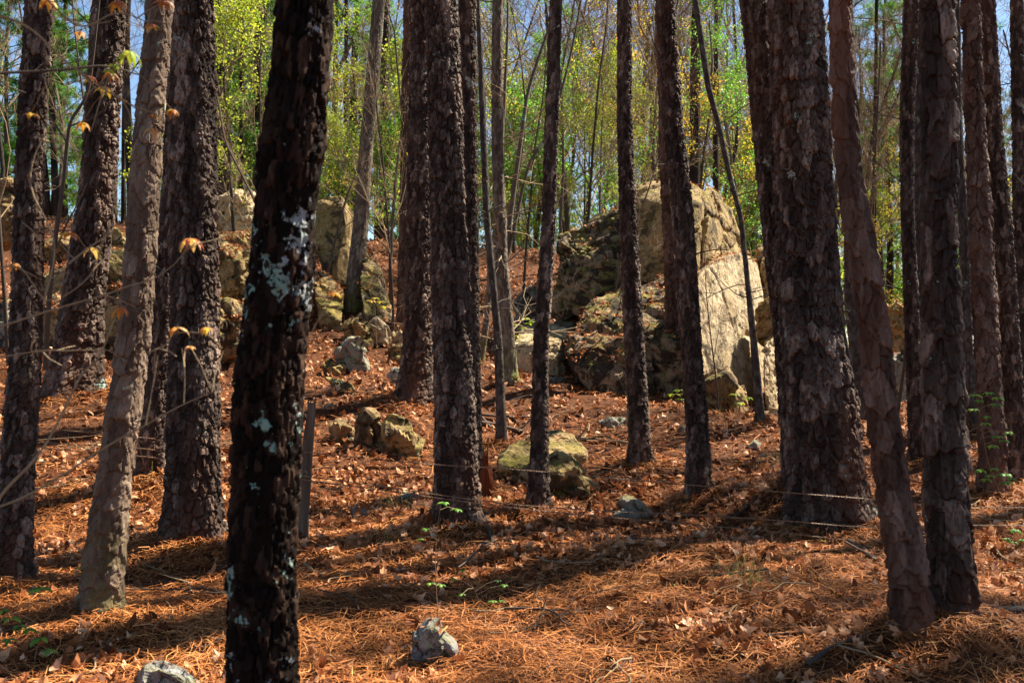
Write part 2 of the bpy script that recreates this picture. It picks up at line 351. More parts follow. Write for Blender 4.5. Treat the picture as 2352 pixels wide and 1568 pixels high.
T([(1142,0,24),(1140,200,27),(1146,400,28),(1150,600,32),(1160,700,31),(1168,784,30),(1174,892,42)], 'grey', 'grey-brown hardwood with yellow moss on its foot and many thin low limbs', 'tree', 'hardwood_tree', top=11, crown='bare')
T([(1122,560,10),(1126,640,13),(1117,740,15),(1101,846,18)], 'grey', 'short thin grey trunk leaning right behind the slim mossy tree', 'tree', 'slender_tree', top=5, crown='bare')
T([(1276,0,27),(1268,250,30),(1263,500,31),(1245,784,35),(1240,1034,41),(1236,1206,56)], 'pine', 'slender greenish-grey pine leaning right in front of the bright flat slab', top=12)
T([(1433,0,32),(1437,300,34),(1441,500,38),(1455,784,43),(1468,1034,50),(1469,1090,64)], 'pine', 'dark pine standing before the lower leaf-covered boulder', top=13)
T([(1522,0,32),(1533,372,34),(1545,600,33),(1548,784,31),(1553,897,34)], 'pine_red', 'reddish pine rising close behind the dark pine at the bright slab', top=13)
T([(1527,0,42),(1547,300,46),(1568,500,46),(1588,784,46),(1603,1034,51),(1603,1180,62)], 'pine', 'smooth dark pine crossing the left edge of the bright sunlit slab', top=14)
T([(1597,0,14),(1627,200,14),(1652,290,13),(1676,400,12),(1702,500,12),(1716,640,12),(1730,784,16),(1747,988,24)], 'darkb', 'thin dark wavy tree crossing the face of the bright slab', 'tree', 'slender_tree', top=8, crown='bare')
T([(1735,0,66),(1750,200,62),(1770,400,60),(1788,600,60),(1810,784,60),(1835,1120,66)], 'pine', 'pine leaning left, its foot hidden behind the thickest pine', d=7.95, top=15)
T([(1827,0,113),(1836,200,119),(1845,400,121),(1858,600,134),(1870,784,139),(1888,984,150),(1897,1134,163),(1898,1255,190)], 'pine', 'thickest pine of all, with deeply ridged grey plates and a wide foot', top=18)
T([(1927,0,48),(1937,200,52),(1952,400,56),(1968,500,60),(1987,600,64),(2012,784,64),(2033,984,70),(2055,1134,71),(2083,1284,78),(2107,1515,98)], 'plate_red', 'bent reddish-barked pine leaning left just right of the thickest pine', top=13)
T([(1950,0,20),(1952,400,24),(1955,700,30),(1965,784,34),(1975,990,42)], 'darkb', 'very dark trunk behind the bent reddish pine', 'tree', 'hardwood_tree', top=12, crown='bare')
T([(2092,0,34),(2084,250,31),(2082,500,29),(2097,784,34),(2106,984,37),(2112,1084,42)], 'pine', 'narrow dark pine left of the near big-plated right pine', top=13)
T([(2112,0,22),(2110,300,24),(2112,600,26),(2118,1000,30)], 'darkb', 'slim trunk almost hidden behind the near big-plated right pine', 'tree', 'hardwood_tree', d=10.8, top=12, crown='bare')
T([(2146,0,70),(2152,250,72),(2157,500,76),(2168,784,84),(2179,984,88),(2186,1184,93),(2195,1384,104),(2205,1492,114)], 'plate', 'near upright pine with large smooth bark plates, right of the bent reddish pine', top=15)
T([(2196,0,16),(2200,250,22),(2212,500,24),(2220,784,25),(2237,1002,31)], 'darkb', 'thin lichen-dotted trunk between the near plated pine and the next pine', 'tree', 'hardwood_tree', top=11, crown='bare')
T([(2228,0,40),(2238,250,42),(2250,500,46),(2265,784,53),(2277,984,56),(2283,1175,66)], 'pine_red', 'pine with a green-leaved sapling growing in front of its lower trunk', top=14)
T([(2268,0,32),(2280,250,36),(2303,500,40),(2318,784,42),(2335,1000,46),(2345,1150,52)], 'pine', 'pine leaning left, second from the right edge of the photo', top=13)
T([(2336,0,28),(2342,400,31),(2352,784,34),(2362,1065,40)], 'pine', 'last pine trunk cut off by the right edge of the photo', top=13)
for t in TR:
    b = P(*t['path'][-1][:2], t['d']); r = t['path'][-1][2] / 2 / F0 * t['d']
    t['bx'], t['by'], t['br'] = b[0], b[1], r
    MOUNDS.append((b[0], b[1], r * 2.0 + .14, .06 + r * .32))
MOUNDS += [(1.0, 6.4, .9, .10), (-1.2, 6.0, .8, .07), (2.6, 8.6, 1.0, .12)]

# ------------------------------------------------------------------ ground
def axis(dense0, dense1, step, far0, far1, g=1.16):
    a = list(np.arange(dense0, dense1 + step, step)); s = step; x = dense1 + step
    while x < far1: s *= g; x += s; a.append(x)
    s = step; x = dense0
    while x > far0: s *= g; x -= s; a.insert(0, x)
    return np.array(a)
gx = axis(-7, 7, .07, -350, 350); gy = axis(3.6, 20, .07, -60, 500)
GX, GY = np.meshgrid(gx, gy); GZ = H(GX, GY)
nx, ny = len(gx), len(gy); ii = np.arange(ny - 1)[:, None] * nx + np.arange(nx - 1)[None]
mk('ground', np.stack([GX, GY, GZ], -1).reshape(-1, 3), np.stack([ii, ii + 1, ii + nx + 1, ii + nx], -1).reshape(-1, 4), M['ground'], smooth=True)['kind'] = 'structure'

# ------------------------------------------------------------------ bark trunk builder
STY = {  # cell width, cell height, depth, warp, edge sharpness, tilt, fine
 'pine': (.043, .095, .0175, .26, .19, .45, .0032), 'pine_red': (.075, .16, .017, .3, .10, .5, .005),
 'plate': (.09, .19, .020, .3, .09, .5, .005), 'plate_red': (.085, .18, .018, .3, .09, .5, .005), 'pale': (.055, .12, .009, .5, .12, 1.1, .0035), 'oak': (.022, .06, .011, .6, .22, .2, .004),
 'grey': (.02, .07, .004, .8, .4, .1, .0015), 'darkb': (.024, .05, .005, .6, .4, .2, .0015)}
def voro(s, t, nc, seed, p=5.):
    """cellular pattern that wraps in s: returns F1, F2, id tone, offset to own centre in t"""
    i0, j0 = np.floor(s), np.floor(t)
    f1 = np.full(s.shape, 9.); f2 = np.full(s.shape, 9.); idt = np.zeros(s.shape); ct = np.zeros(s.shape); cs = np.zeros(s.shape); o = s * 0
    for dj in (-1, 0, 1):
        jj = j0 + dj
        for di in (-2, -1, 0, 1, 2):
            ic = i0 + di; iw = np.mod(ic, nc)
            cx = ic + .5 + (_h(iw, jj, o, seed) - .5) * .55 + (np.mod(jj, 2) - .5) * .5
            cy = jj + .5 + (_h(iw, jj, o, seed + 1) - .5) * 1.0
            dx, dy = np.abs(s - cx), np.abs(t - cy)
            d = (dx ** p + dy ** p) ** (1 / p)
            n = d < f1
            f2 = np.where(n, f1, np.minimum(f2, d)); idt = np.where(n, _h(iw, jj, o, seed + 2), idt)
            ct = np.where(n, t - cy, ct); cs = np.where(n, s - cx, cs); f1 = np.where(n, d, f1)
    return f1, f2, idt, ct, cs
def trunk(t, parent, base):
    cw, ch, dep, warp, es, tilt, fine = STY[t['kind']]
    d = t['d']; px = np.array(t['path'], float)
    C = np.array([P(a, b, d) for a, b, _ in px]); r = px[:, 2] / 2 / F0 * d
    o = np.argsort(C[:, 2]); C = C[o]; r = r[o]
    zt = t['top'] * (1.0 if t['crown'] == 'bare' or t['kind'] in ('oak',) else 1.45); sl = (C[-1] - C[-2]) / max(C[-1, 2] - C[-2, 2], .2); sl = np.clip(sl, -.12, .12); sl[2] = 1
    n_up = 7
    for k in range(1, n_up + 1):
        dz = (zt - C[-1 if k == 1 else -1, 2]) if k == n_up else (zt - C[-1, 2]) / (n_up - k + 1)
        C = np.vstack([C, C[-1] + sl * dz]); r = np.append(r, max(r[len(px) - 1] * (1 - .8 * k / n_up), .012)); sl = sl * np.array([.7, .7, 1])
    px_m = d / 1097.0; st = max(px_m * 1.25, .0075)
    if t['kind'] in ('grey', 'darkb'): st *= 1.3
    z0 = float(H(C[0, 0], C[0, 1])) - .12; zf = EYE + CY / F0 * d + .35
    rows = np.arange(z0, min(zf, zt), st); zc = min(zf, zt); s_ = st; ex = []
    while zc < zt: s_ = min(s_ * 1.25, .5); zc += s_; ex.append(min(zc, zt))
    rows = np.concatenate([rows, ex]) if ex else rows
    zz = np.concatenate([[z0], C[1:, 2]]) if C[0, 2] > z0 else C[:, 2]
    sm = lambda v: np.interp(rows, C[:, 2], v)
    X, Y, RR = sm(C[:, 0]), sm(C[:, 1]), sm(r)
    k = max(3, int(.22 / st) | 1); ker = np.hanning(k + 2)[1:-1]; ker /= ker.sum()
    nf = np.searchsorted(rows, min(zf, zt))
    for A in (X, RR):
        B = np.pad(A[:nf], k, mode='reflect', reflect_type='odd'); A[:nf] = np.convolve(B, ker, 'same')[k:-k]
    X += .25 * RR * vn(rows * 1.1, rows * 0, rows * 0 + t['seed'], 8) * .5
    Y = Y + .3 * RR * vn(rows * .9, rows * 0 + 5, rows * 0 + t['seed'], 9)
    RM = float(np.median(RR[:nf])); fs = float(np.clip(RM / .13, .8, 1.4)) if t['kind'] == 'pine' else 1.; cw *= fs; ch *= fs; dep *= fs; nth = int(min(340, max(16, 2 * np.pi * RM / st)))
    th = np.linspace(0, 2 * np.pi, nth, endpoint=False)
    th = th + .28 * np.sin(th + np.pi / 2 + np.pi)        # a little denser towards -Y
    TH, Z = np.meshgrid(th, rows); RA = RR[:, None] * np.ones_like(TH)
    sd_ = t['seed']
    ux, uy = np.cos(TH), np.sin(TH)
    RA = RA * (1 + .05 * vn(ux * 1.4, uy * 1.4, Z * .8, sd_) + .03 * vn(ux * 3, uy * 3, Z * 2.5, sd_ + 1))
    hgt = Z - z0 - .12
    lob = np.cos(TH * 4 + sd_) * .5 + np.cos(TH * 7 + sd_ * 2) * .5
    RA = RA * (1 + (.16 + .16 * lob) * np.exp(-np.maximum(hgt, 0) / (RM * .9 + .03)))
    nc = max(5, round(2 * np.pi * RM / cw)); cw_ = 2 * np.pi * RM / nc
    wx = vn(ux * RM / cw * .6, uy * RM / cw * .6, Z / ch * .6, sd_ + 20); wz = vn(ux * RM / cw * .7, uy * RM / cw * .7, Z / ch * .7, sd_ + 21)
    w2 = vn(ux * RM / cw * 2.3, uy * RM / cw * 2.3, Z / ch * 2.3, sd_ + 22)
    s = TH / (2 * np.pi) * nc + warp * wx + .12 * w2; tt = Z / ch + warp * wz * .6 + .12 * w2
    f1, f2, idt, ct, cs = voro(s, tt, nc, sd_ * 7)
    cr = .30 + .70 * sstep(-.25, .35, vn(ux * RM / cw * .45, uy * RM / cw * .45, Z / ch * .45, sd_ + 25)); prof = 1 - cr * (1 - sstep(0, es, f2 - f1))
    D = dep * (prof - 1) + dep * .55 * (idt - .5) * prof + dep * tilt * (-ct) * .8 * prof + dep * .4 * tilt * cs * (idt - .5) * 2 * prof
    if t['kind'] in ('pine', 'pine_red', 'pale', 'plate', 'plate_red'):       # thinner overlapping flakes on each plate
        g1, g2, idg, gt, gs = voro(s * 1.9 + 3.3 * 0, tt * 2.1 + .5 * w2, nc * 1.9 if False else round(nc * 1.9), sd_ * 7 + 40)
        D = D + dep * (.45 if es > .11 else .75) * (idg - .5) * prof + dep * .40 * (-gt) * prof - dep * .22 * (1 - sstep(0, .22, g2 - g1))
        idt = .65 * idt + .35 * idg
    else:
        D = D + dep * .5 * vn(ux * RM / cw * 3, uy * RM / cw * 3, Z / ch * 2, sd_ + 30)
    D = D + fine * vn(ux * RM / .012, uy * RM / .012, Z / .02, sd_ + 31)
    sc = np.clip(RA / .07, .35, 1.15); D = D * sc
    RA = RA + D + dep * .35 * sc
    V = np.stack([X[:, None] + RA * ux, Y[:, None] + RA * uy, Z], -1)
    tone = .18 + .64 * idt + .14 * vn(ux * 2, uy * 2, Z * 1.5, sd_ + 33)
    V = V.reshape(-1, 3) - base; n = len(rows)
    i = np.arange(n - 1)[:, None] * nth; j = np.arange(nth)[None]; kk = (j + 1) % nth
    Fq = np.stack([i + j, i + kk, i + nth + kk, i + nth + j], -1).reshape(-1, 4)
    ob = mk('trunk', V, Fq, M[t['kind']], parent, tone=tone.ravel(), smooth=False)
    return ob, np.array([X[-1], Y[-1], rows[-1]]) - base, (X, Y, RR, rows)

# ------------------------------------------------------------------ foliage templates
def blades(cent, n, ln, wd, rng, up=.3):
    """tufts: n thin triangles round every centre"""
    N_ = len(cent); c = np.repeat(cent, n, 0); k = len(c)
    dr = rng.normal(size=(k, 3)); dr[:, 2] += up; dr /= np.linalg.norm(dr, axis=1, keepdims=True)
    sd_ = np.cross(dr, rng.normal(size=(k, 3))); sd_ /= np.linalg.norm(sd_, axis=1, keepdims=True)
    L_ = ln * rng.uniform(.7, 1.2, (k, 1)); b = c + dr * .02
    V = np.stack([b + sd_ * wd * .5, b - sd_ * wd * .5, b + dr * L_], 1).reshape(-1, 3)
    tone = np.repeat(np.repeat(rng.uniform(.1, .9, N_), n) + rng.normal(0, .12, k), 3)
    return V, np.arange(len(V)).reshape(-1, 3), tone
def limb_set(rng, zlo, zhi, n, rlow, rhigh, droop=.1):
    """limbs of a conifer: list of curves with radii, plus tuft centres on the outer parts"""
    tb = Tubes(); cents = []
    for i in range(n):
        f = (i + rng.uniform(0, 1)) / n; z = zlo + (zhi - zlo) * f; ln = (rlow * (1 - f) + rhigh * f) * rng.uniform(.55, 1.1)
        a = rng.uniform(0, 2 * np.pi); tl = rng.uniform(-.05, .45) + f * .5
        d = np.array([np.cos(a), np.sin(a), tl]); side = np.array([-np.sin(a), np.cos(a), 0])
        k = 6; t_ = np.linspace(0, 1, k); bend = rng.normal(0, .15)
        p = np.array([0, 0, z]) + d * (t_ * ln)[:, None] + side * (bend * ln * t_ ** 2)[:, None] + np.array([0, 0, 1.]) * (-droop * ln * t_ ** 2)[:, None]
        p += rng.normal(0, .02 * ln, p.shape) * t_[:, None]
        tb.add(p, np.linspace(.012 * ln + .008, .005, k), 4, rng.uniform(.2, .7))
        for q in range(int(3 + ln * 3)):
            u = rng.uniform(.35, 1.); b = p[min(int(u * (k - 1)), k - 2)] * (1 - (u * (k - 1)) % 1) + p[min(int(u * (k - 1)) + 1, k - 1)] * ((u * (k - 1)) % 1)
            off = rng.normal(0, 1, 3); off[2] = off[2] * .4 + .3; off *= ln * .2
            tb.add(np.array([b, b + off * .5, b + off]), [.006, .005, .003], 3, .5); cents.append(b + off); 
            if rng.uniform() < .5: cents.append(b + off * .55)
    return tb, np.array(cents)
def pine_top(seed, zlo, zhi, n, rl, rh, nb, ln, wd):
    rng = np.random.default_rng(seed); tb, c = limb_set(rng, zlo, zhi, n, rl, rh)
    c = np.vstack([c, np.column_stack([rng.normal(0, .12, (8, 2)), rng.uniform(zhi - .8, zhi + .2, 8)])])
    V, F, t = blades(c, nb, ln, wd, rng)
    return tb.mesh('limbs', M['twig_dark'], link=False), mk('crown', V, F, M['pineneedles'], tone=t, link=False)
HIGH = [pine_top(100 + i, -4.8, 0, 24, 2.4, .7, 17, .2, .013) for i in range(3)]         # crowns of the tall pines (origin = tree top)
THIN = [pine_top(150 + i, -5.5, 0, 15, 2.6, .8, 11, .2, .014) for i in range(3)]       # sparser crowns
YOUNG = [pine_top(200 + i, 2.4 + i * .5, 11, 62, 1.9, .5, 30, .19, .018) for i in range(4)]  # young pines beyond the ridge

def tree_mesh(seed, height, spread, lv=4, gnarl=.18, r0=.09, first=.25, density=1.0, leaf=None, lsize=.05, nleaf=3):
    """deciduous tree: trunk tubes, branch tubes and optional leaves (each a mesh)"""
    rng = np.random.default_rng(seed); tr, br = Tubes(), Tubes(); tips = []
    def grow(p, d, ln, r, level):
        k = 7 if level == 0 else 5 if level < 3 else 4
        pts = [p]; dd = d.copy()
        for i in range(k):
            dd = dd + rng.normal(0, gnarl * (.45 if level == 0 else 1), 3); dd[2] += .03 + (.05 if level else 0); dd /= np.linalg.norm(dd)
            pts.append(pts[-1] + dd * ln / k)
        pts = np.array(pts); rad = np.linspace(r, r * (.35 if level else .3), k + 1)
        (tr if level == 0 else br).add(pts, np.maximum(rad, .0045), (7, 5, 4, 3, 3)[level], rng.uniform(.25, .85))
        if level >= 2: tips.extend(pts[2:])
        if level >= lv: return
        nch = int(((12, 6, 5, 4)[level]) * density * rng.uniform(.8, 1.2))
        for c in range(nch):
            f = rng.uniform(first if level == 0 else .2, 1.); q = f * k; i = min(int(q), k - 1); b = pts[i] * (1 - (q - i)) + pts[i + 1] * (q - i)
            ax = pts[i + 1] - pts[i]; ax /= np.linalg.norm(ax)
            s = np.cross(ax, rng.normal(size=3)); s /= np.linalg.norm(s); an = rng.uniform(.5, 1.05)
            nd = ax * math.cos(an) + s * math.sin(an); nd[2] += .12; nd /= np.linalg.norm(nd)
            grow(b, nd, ln * (spread if level == 0 else .55) * (1.15 - .6 * f) * rng.uniform(.7, 1.15), rad[i] * .5 * rng.uniform(.7, 1), level + 1)
    grow(np.zeros(3), np.array([rng.normal(0, .05), rng.normal(0, .05), 1.]), height, r0, 0)
    out = [tr.mesh('trunk', M['twig_dark'], link=False, smooth=True), br.mesh('branches', M['twig'], link=False)]
    if leaf:
        tips = np.array(tips); nn_ = int(len(tips) * nleaf / 5); pick = np.repeat(tips[rng.integers(0, len(tips), nn_)], 5, 0) + rng.normal(0, .085, (nn_ * 5, 3))
        V, F, t = leaf_cards(pick, lsize, rng); out.append(mk('crown', V, F, M[leaf], tone=t, link=False))
    return out
def leaf_cards(c, size, rng, tilt=.9, tmin=.0, tmax=1.):
    k = len(c); T_ = np.array([(0, 0, 0), (.45, .42, .12), (0, 1, -.05), (-.45, .42, .12)]); Rm = rots(k, tilt, rng)
    s = size * rng.uniform(.6, 1.3, (k, 1, 1)); V = np.einsum('nij,kj->nki', Rm, T_) * s + c[:, None]
    b = np.arange(k)[:, None] * 4; F = np.concatenate([b + [0, 1, 2], b + [0, 2, 3]])
    return V.reshape(-1, 3), F, np.repeat(rng.uniform(tmin, tmax, k), 4)
BARE = [tree_mesh(300 + i, 11 + i, .42, 4, .2, .085, .25, 1.0) for i in range(4)]
LEAFY = [tree_mesh(320 + i, 8 + i, .42, 3, .2, .06, .2, 1.15, ('ygreen', 'ygreen', 'green')[i], .065, 3.6) for i in range(3)]
AMBER = [tree_mesh(340 + i, 9 + i, .42, 4, .22, .06, .15, .85, 'amber', .065, 1.1) for i in range(3)]
BUSH = [tree_mesh(360 + i, 3.2, .55, 3, .25, .025, .1, 1.2, ('ygreen', 'green', 'green')[i], .06, 2.4) for i in range(3)]

# ------------------------------------------------------------------ near trees
def limbs_on(root, base, prof, n, lo, hi, rng, ln=(.4, 1.1), mat='twig', rb=.006, side=None):
    """thin dead side limbs, each its own part"""
    X, Y, RR, rows = prof
    for i in range(n):
        z = base[2] + rng.uniform(lo, hi); k = np.searchsorted(rows, z); k = min(k, len(rows) - 2)
        a = rng.uniform(0, 2 * np.pi) if side is None else rng.choice(side) + rng.normal(0, .5)
        p = np.array([X[k], Y[k], z]) - base; L_ = rng.uniform(*ln); d = np.array([np.cos(a), np.sin(a), rng.uniform(-.1, .5)])
        tb = Tubes(); pts = [p + d * RR[k] * .6]
        for q in range(6): d = d + rng.normal(0, .16, 3); d /= np.linalg.norm(d); pts.append(pts[-1] + d * L_ / 6)
        tb.add(pts, np.linspace(rb, .0025, 7), 4, .5)
        for q in range(int(L_ * 6)):
            j = rng.integers(1, 6); e = d + rng.normal(0, .6, 3); e /= np.linalg.norm(e); l2 = L_ * rng.uniform(.15, .4)
            m_ = pts[j] + e * l2 * .5 + rng.normal(0, .03, 3); tb.add([pts[j], m_, m_ + (e + rng.normal(0, .3, 3)) * l2 * .5], [.0035, .003, .002], 3, .6)
        tb.mesh('limb', M[mat], parent=root)
for n_, t in enumerate(TR):
    base = np.array([t['bx'], t['by'], float(H(t['bx'], t['by']))])
    root = empty(t['name'], base, t['label'], t['cat'], t['group'])
    ob, topo, prof = trunk(t, root, base)
    t['root'] = root; t['prof'] = prof; t['base'] = base
    rz = n_ * 2.1
    if t['crown'] is True and t['kind'] != 'oak':
        a, b = HIGH[n_ % 3]; inst('limbs', a, root, topo, (0, 0, rz)); inst('crown', b, root, topo, (0, 0, rz))
    elif t['kind'] == 'oak' or t['crown'] == 'bare':
        hb = BARE[n_ % 4]; s = .32; q = topo - np.array([0, 0, 1.5])
        inst('branches', hb[1], root, q, (0, 0, rz), s)
    rg = np.random.default_rng(500 + n_)
    if t['label'].startswith('grey-brown'): limbs_on(root, base, prof, 36, .4, 5.2, rg, (.5, 1.6), 'twig', .008)
    elif t['kind'] == 'grey' and t['top'] > 6: limbs_on(root, base, prof, 6, 1.5, 4.5, rg)
    elif t['kind'] == 'darkb': limbs_on(root, base, prof, 10, .8, 3.5, rg, (.3, .8), 'twig_dark')
    elif t['kind'] in ('pine', 'pine_red') and t['d'] > 8: limbs_on(root, base, prof, 3, 1.2, 3.8, rg, (.15, .5), 'twig_dark')
for (px, row, z1, lnz) in ((1150, 230, .9, .9), (1150, 560, .8, .8)):
    pass

# forked upright limbs of the grey-brown hardwood
t = [q for q in TR if q['label'].startswith('grey-brown')][0]; bs = t['base']; D_ = t['d']
for pts, w0 in (([(1158,640),(1166,560),(1180,440),(1200,300),(1216,200),(1262,60),(1290,-40)], 16), ([(1160,620),(1178,540),(1215,380),(1262,300),(1312,120),(1340,-30)], 9), ([(1160,520),(1152,380),(1160,200),(1166,60),(1166,-60)], 11)):
    p = spline([P(a, b, D_ + .12 * i) - bs for i, (a, b) in enumerate(pts)], 22); tb = Tubes()
    tb.add(p, np.linspace(w0 / 2 / F0 * D_, .012, 22), 7, .5); tb.mesh('limb', M['grey'], parent=t['root'], smooth=True)

# ------------------------------------------------------------------ boulders
LIT_PTS = []   # places on rock tops where litter lies: (pos, normal)
def hull(points, edge, seed, rough, round_=2, strata=.0, pits=0., facet=.25):
    bm = bmesh.new()
    for p in points: bm.verts.new([float(v) for v in p])
    r = bmesh.ops.convex_hull(bm, input=bm.verts[:])
    bmesh.ops.delete(bm, geom=[v for v in bm.verts if not v.link_faces], context='VERTS')
    for it in range(7):
        lim = edge * (1.4 if it > 3 else 1.6)
        es = [e for e in bm.edges if e.calc_length() > lim]
        if not es: break
        bmesh.ops.subdivide_edges(bm, edges=es, cuts=1, use_grid_fill=False)
        bmesh.ops.triangulate(bm, faces=[f for f in bm.faces if len(f.verts) > 3])
    for _ in range(round_): bmesh.ops.smooth_vert(bm, verts=bm.verts[:], factor=.5, use_axis_x=True, use_axis_y=True, use_axis_z=True)
    bm.normal_update()
    V = np.array([v.co for v in bm.verts]); N_ = np.array([v.normal for v in bm.verts]); F_ = np.array([[v.index for v in f.verts] for f in bm.faces]) if not bm.verts.index_update() else 0
    bm.free()
    x, y, z = V.T; S = seed * 3 + 50
    size = np.ptp(V, axis=0).max(); f = 1.6 / max(size, .25)
    D = rough * size * (fbm(x * f * 1.5, y * f * 1.5, z * f * 1.5, S, 3) * 1.0)
    rgh = np.random.default_rng(seed + 77); ns = 16; sp_ = V[rgh.integers(0, len(V), ns)]; sn = rgh.normal(size=(ns, 3)); sn /= np.linalg.norm(sn, axis=1, keepdims=True)
    wv = V + np.stack([vn(x * f * 3, y * f * 3, z * f * 3, S + k) for k in (21, 22, 23)], -1) * size * .05
    ds = np.linalg.norm(wv[:, None] - sp_[None], axis=2); ix = ds.argmin(1); fac = np.einsum('ij,ij->i', V - sp_[ix], sn[ix]); D += facet * np.clip(fac, -.3 * size, .3 * size)
    dss = np.sort(ds, axis=1); D -= (facet * size * .05 + min(.03, .01 * size)) * sstep(.03, .0, (dss[:, 1] - dss[:, 0]) / size)
    D += (.4 if facet <= .06 else 1) * min(.02, size * .03) * fbm(x * 22, y * 22, z * 22, S + 12, 3)
    rd = 1 - np.abs(fbm(x * f * 2.6, y * f * 2.6, z * f * 3.4, S + 7, 3)) * 3.2; D -= rough * size * .35 * np.maximum(rd, 0) ** 2
    D += (.006 if facet <= .06 else .02) * fbm(x * 9, y * 9, z * 9, S + 9, 4) * min(1, size * 1.2)
    if strata:
        zz = z * 5.5 + .8 * vn(x * 1.5, y * 1.5, z * 1.5, S + 4) + .25 * x; q = zz - np.floor(zz); D += strata * (sstep(0, .2, q) * (1 - sstep(.8, 1., q)) - .5) + strata * .8 * (_h(np.floor(zz), zz * 0, zz * 0, S) - .5)
    if pits:
        a, b, _, _, _ = voro(x * 5 + y * 2, z * 4, 10 ** 6, S); D -= pits * sstep(.35, .05, a) * (vn(x * 2, y * 2, z * 2, S + 5) > -.2)
    return V + N_ * D[:, None], F_, N_
def rock(label, pts, mat, seed, d=None, thick=None, edge=None, rough=.035, round_=2, strata=0., pits=0., litter=0, bury=.25, explicit=False, name='boulder', cat='boulder', jit=.04, facet=None):
    facet = (.10 if explicit else .38) if facet is None else facet
    if not explicit: jit = .10 if jit == .04 else jit; facet = .55 if name == 'rock' and facet == .38 else facet
    rng = np.random.default_rng(seed + 900)
    if explicit: W = np.array([P(*p) for p in pts])
    else:
        low = max(pts, key=lambda q: q[1]); d = d or hit(low[0], low[1]); px = np.array(pts, float); c = px.mean(0)
        wd = (px[:, 0].max() - px[:, 0].min()) / F0 * d; thick = thick or wd * .7
        W = []
        for q in px:
            W.append(P(*q, d)); m1 = c + (q - c) * rng.uniform(.55, .8); W.append(P(*m1, d - thick * rng.uniform(.35, .5))); m2 = c + (q - c) * rng.uniform(.7, .9)
            W.append(P(*m2, d + thick * rng.uniform(.45, .6)))
        W = np.array(W)
    size = np.ptp(W, axis=0).max(); W = W + rng.normal(0, jit * size * .4, W.shape)
    zl = W[:, 2].min(); lowp = W[W[:, 2] < zl + .3 * np.ptp(W[:, 2])].copy(); lowp[:, 2] = zl - bury * min(1, size); W = np.vstack([W, lowp])
    dist = W[:, 1].mean(); edge = edge or max(.012, dist / 1097 * 2.4, size / 100)
    V, F_, N_ = hull(W, edge, seed, rough, 1, strata, pits, facet)
    base = np.array([V[:, 0].mean(), V[:, 1].mean(), float(H(V[:, 0].mean(), V[:, 1].mean()))])
    ob = mk(name, V - base, F_, M[mat], smooth=False, loc=base); tag(ob, label, cat)
    if litter:
        ok = np.where(N_[:, 2] > .5)[0]
        ok = ok[V[ok, 2] > V[:, 2].mean()] if len(ok) > 50 else ok
        if len(ok):
            s_ = rng.choice(ok, litter); LIT_PTS.append((V[s_] + rng.normal(0, .03, (litter, 3)) * [1, 1, .2] + [0, 0, .012], N_[s_]))
    return ob
# the bright slab and its neighbours
rock('tall sunlit pale slab with a flat pitted face beside the thickest pine', [(1603,905,12.5),(1600,780,12.6),(1600,640,12.9),(1630,608,13.4),(1665,588,13.9),(1712,577,14.6),(1742,600,15.0),(1758,690,15.0),(1762,780,14.7),(1748,880,14.2),(1733,915,13.9),(1560,650,13.8),(1540,700,14.6),(1540,900,14.4),(1650,590,15.2),(1700,600,16.4),(1720,900,15.8)], 'r_light', 1, explicit=True, rough=.008, round_=1, pits=.018, jit=.004, litter=160, facet=.02)
rock('ochre wedge overhanging under the foot of the bright slab', [(1606,868),(1672,838),(1716,900),(1708,926),(1650,922),(1612,905)], 'r_brown', 2, d=12.35, thick=.5, rough=.02, jit=.01)
rock('narrow bright slab standing between the dark wavy tree and the thickest pine', [(1757,790,13.2),(1790,765,13.6),(1830,770,14.2),(1845,900,14.0),(1830,960,13.5),(1775,955,12.9),(1756,900,12.9),(1760,780,14.2),(1775,950,14.5)], 'r_light', 3, explicit=True, rough=.02, round_=1, pits=.03, jit=.006)
rock('dark block resting above the narrow bright slab', [(1738,705),(1760,690),(1800,692),(1805,745),(1775,758),(1742,742)], 'r_brown', 4, d=13.9, thick=.6, rough=.03, litter=20)
rock('mossy brown block behind the right shoulder of the bright slab', [(1742,575),(1790,560),(1815,640),(1805,705),(1750,700)], 'r_tan', 5, d=15.6, thick=.8, litter=10)
rock('leaf-covered dark boulder with a sloping top left of the bright slab', [(1310,760,13.6),(1349,703,14.2),(1426,672,14.6),(1486,645,14.8),(1530,637,14.8),(1600,650,14.6),(1310,800,13.3),(1420,800,13.0),(1520,760,13.0),(1590,800,12.8),(1590,890,12.9),(1517,893,13.1),(1350,840,13.6),(1320,780,15.2),(1500,690,16)], 'r_dark', 6, explicit=True, rough=.05, round_=2, litter=480, jit=.01)
rock('low rounded boulder with pale blotches in front of the leaf-covered one', [(1298,808,13.3),(1315,775,13.4),(1370,765,13.2),(1440,775,12.9),(1318,842,13.0),(1378,864,12.7),(1432,872,12.6),(1500,880,12.8),(1500,800,13.0),(1320,800,14),(1480,790,14.2)], 'r_dark', 7, explicit=True, rough=.04, litter=240, jit=.01)
rock('jagged blackened boulder above the leaf-covered ones', [(1277,541,16.4),(1343,500,16.4),(1416,469,16.3),(1460,455,16.4),(1273,640,15.8),(1290,676,15.6),(1370,684,15.2),(1425,664,15.2),(1470,640,15.4),(1380,600,15.3),(1330,560,15.8),(1300,560,17.5),(1450,480,17.6),(1440,650,17)], 'r_dark', 8, explicit=True, rough=.055, strata=.03, jit=.012, litter=60)
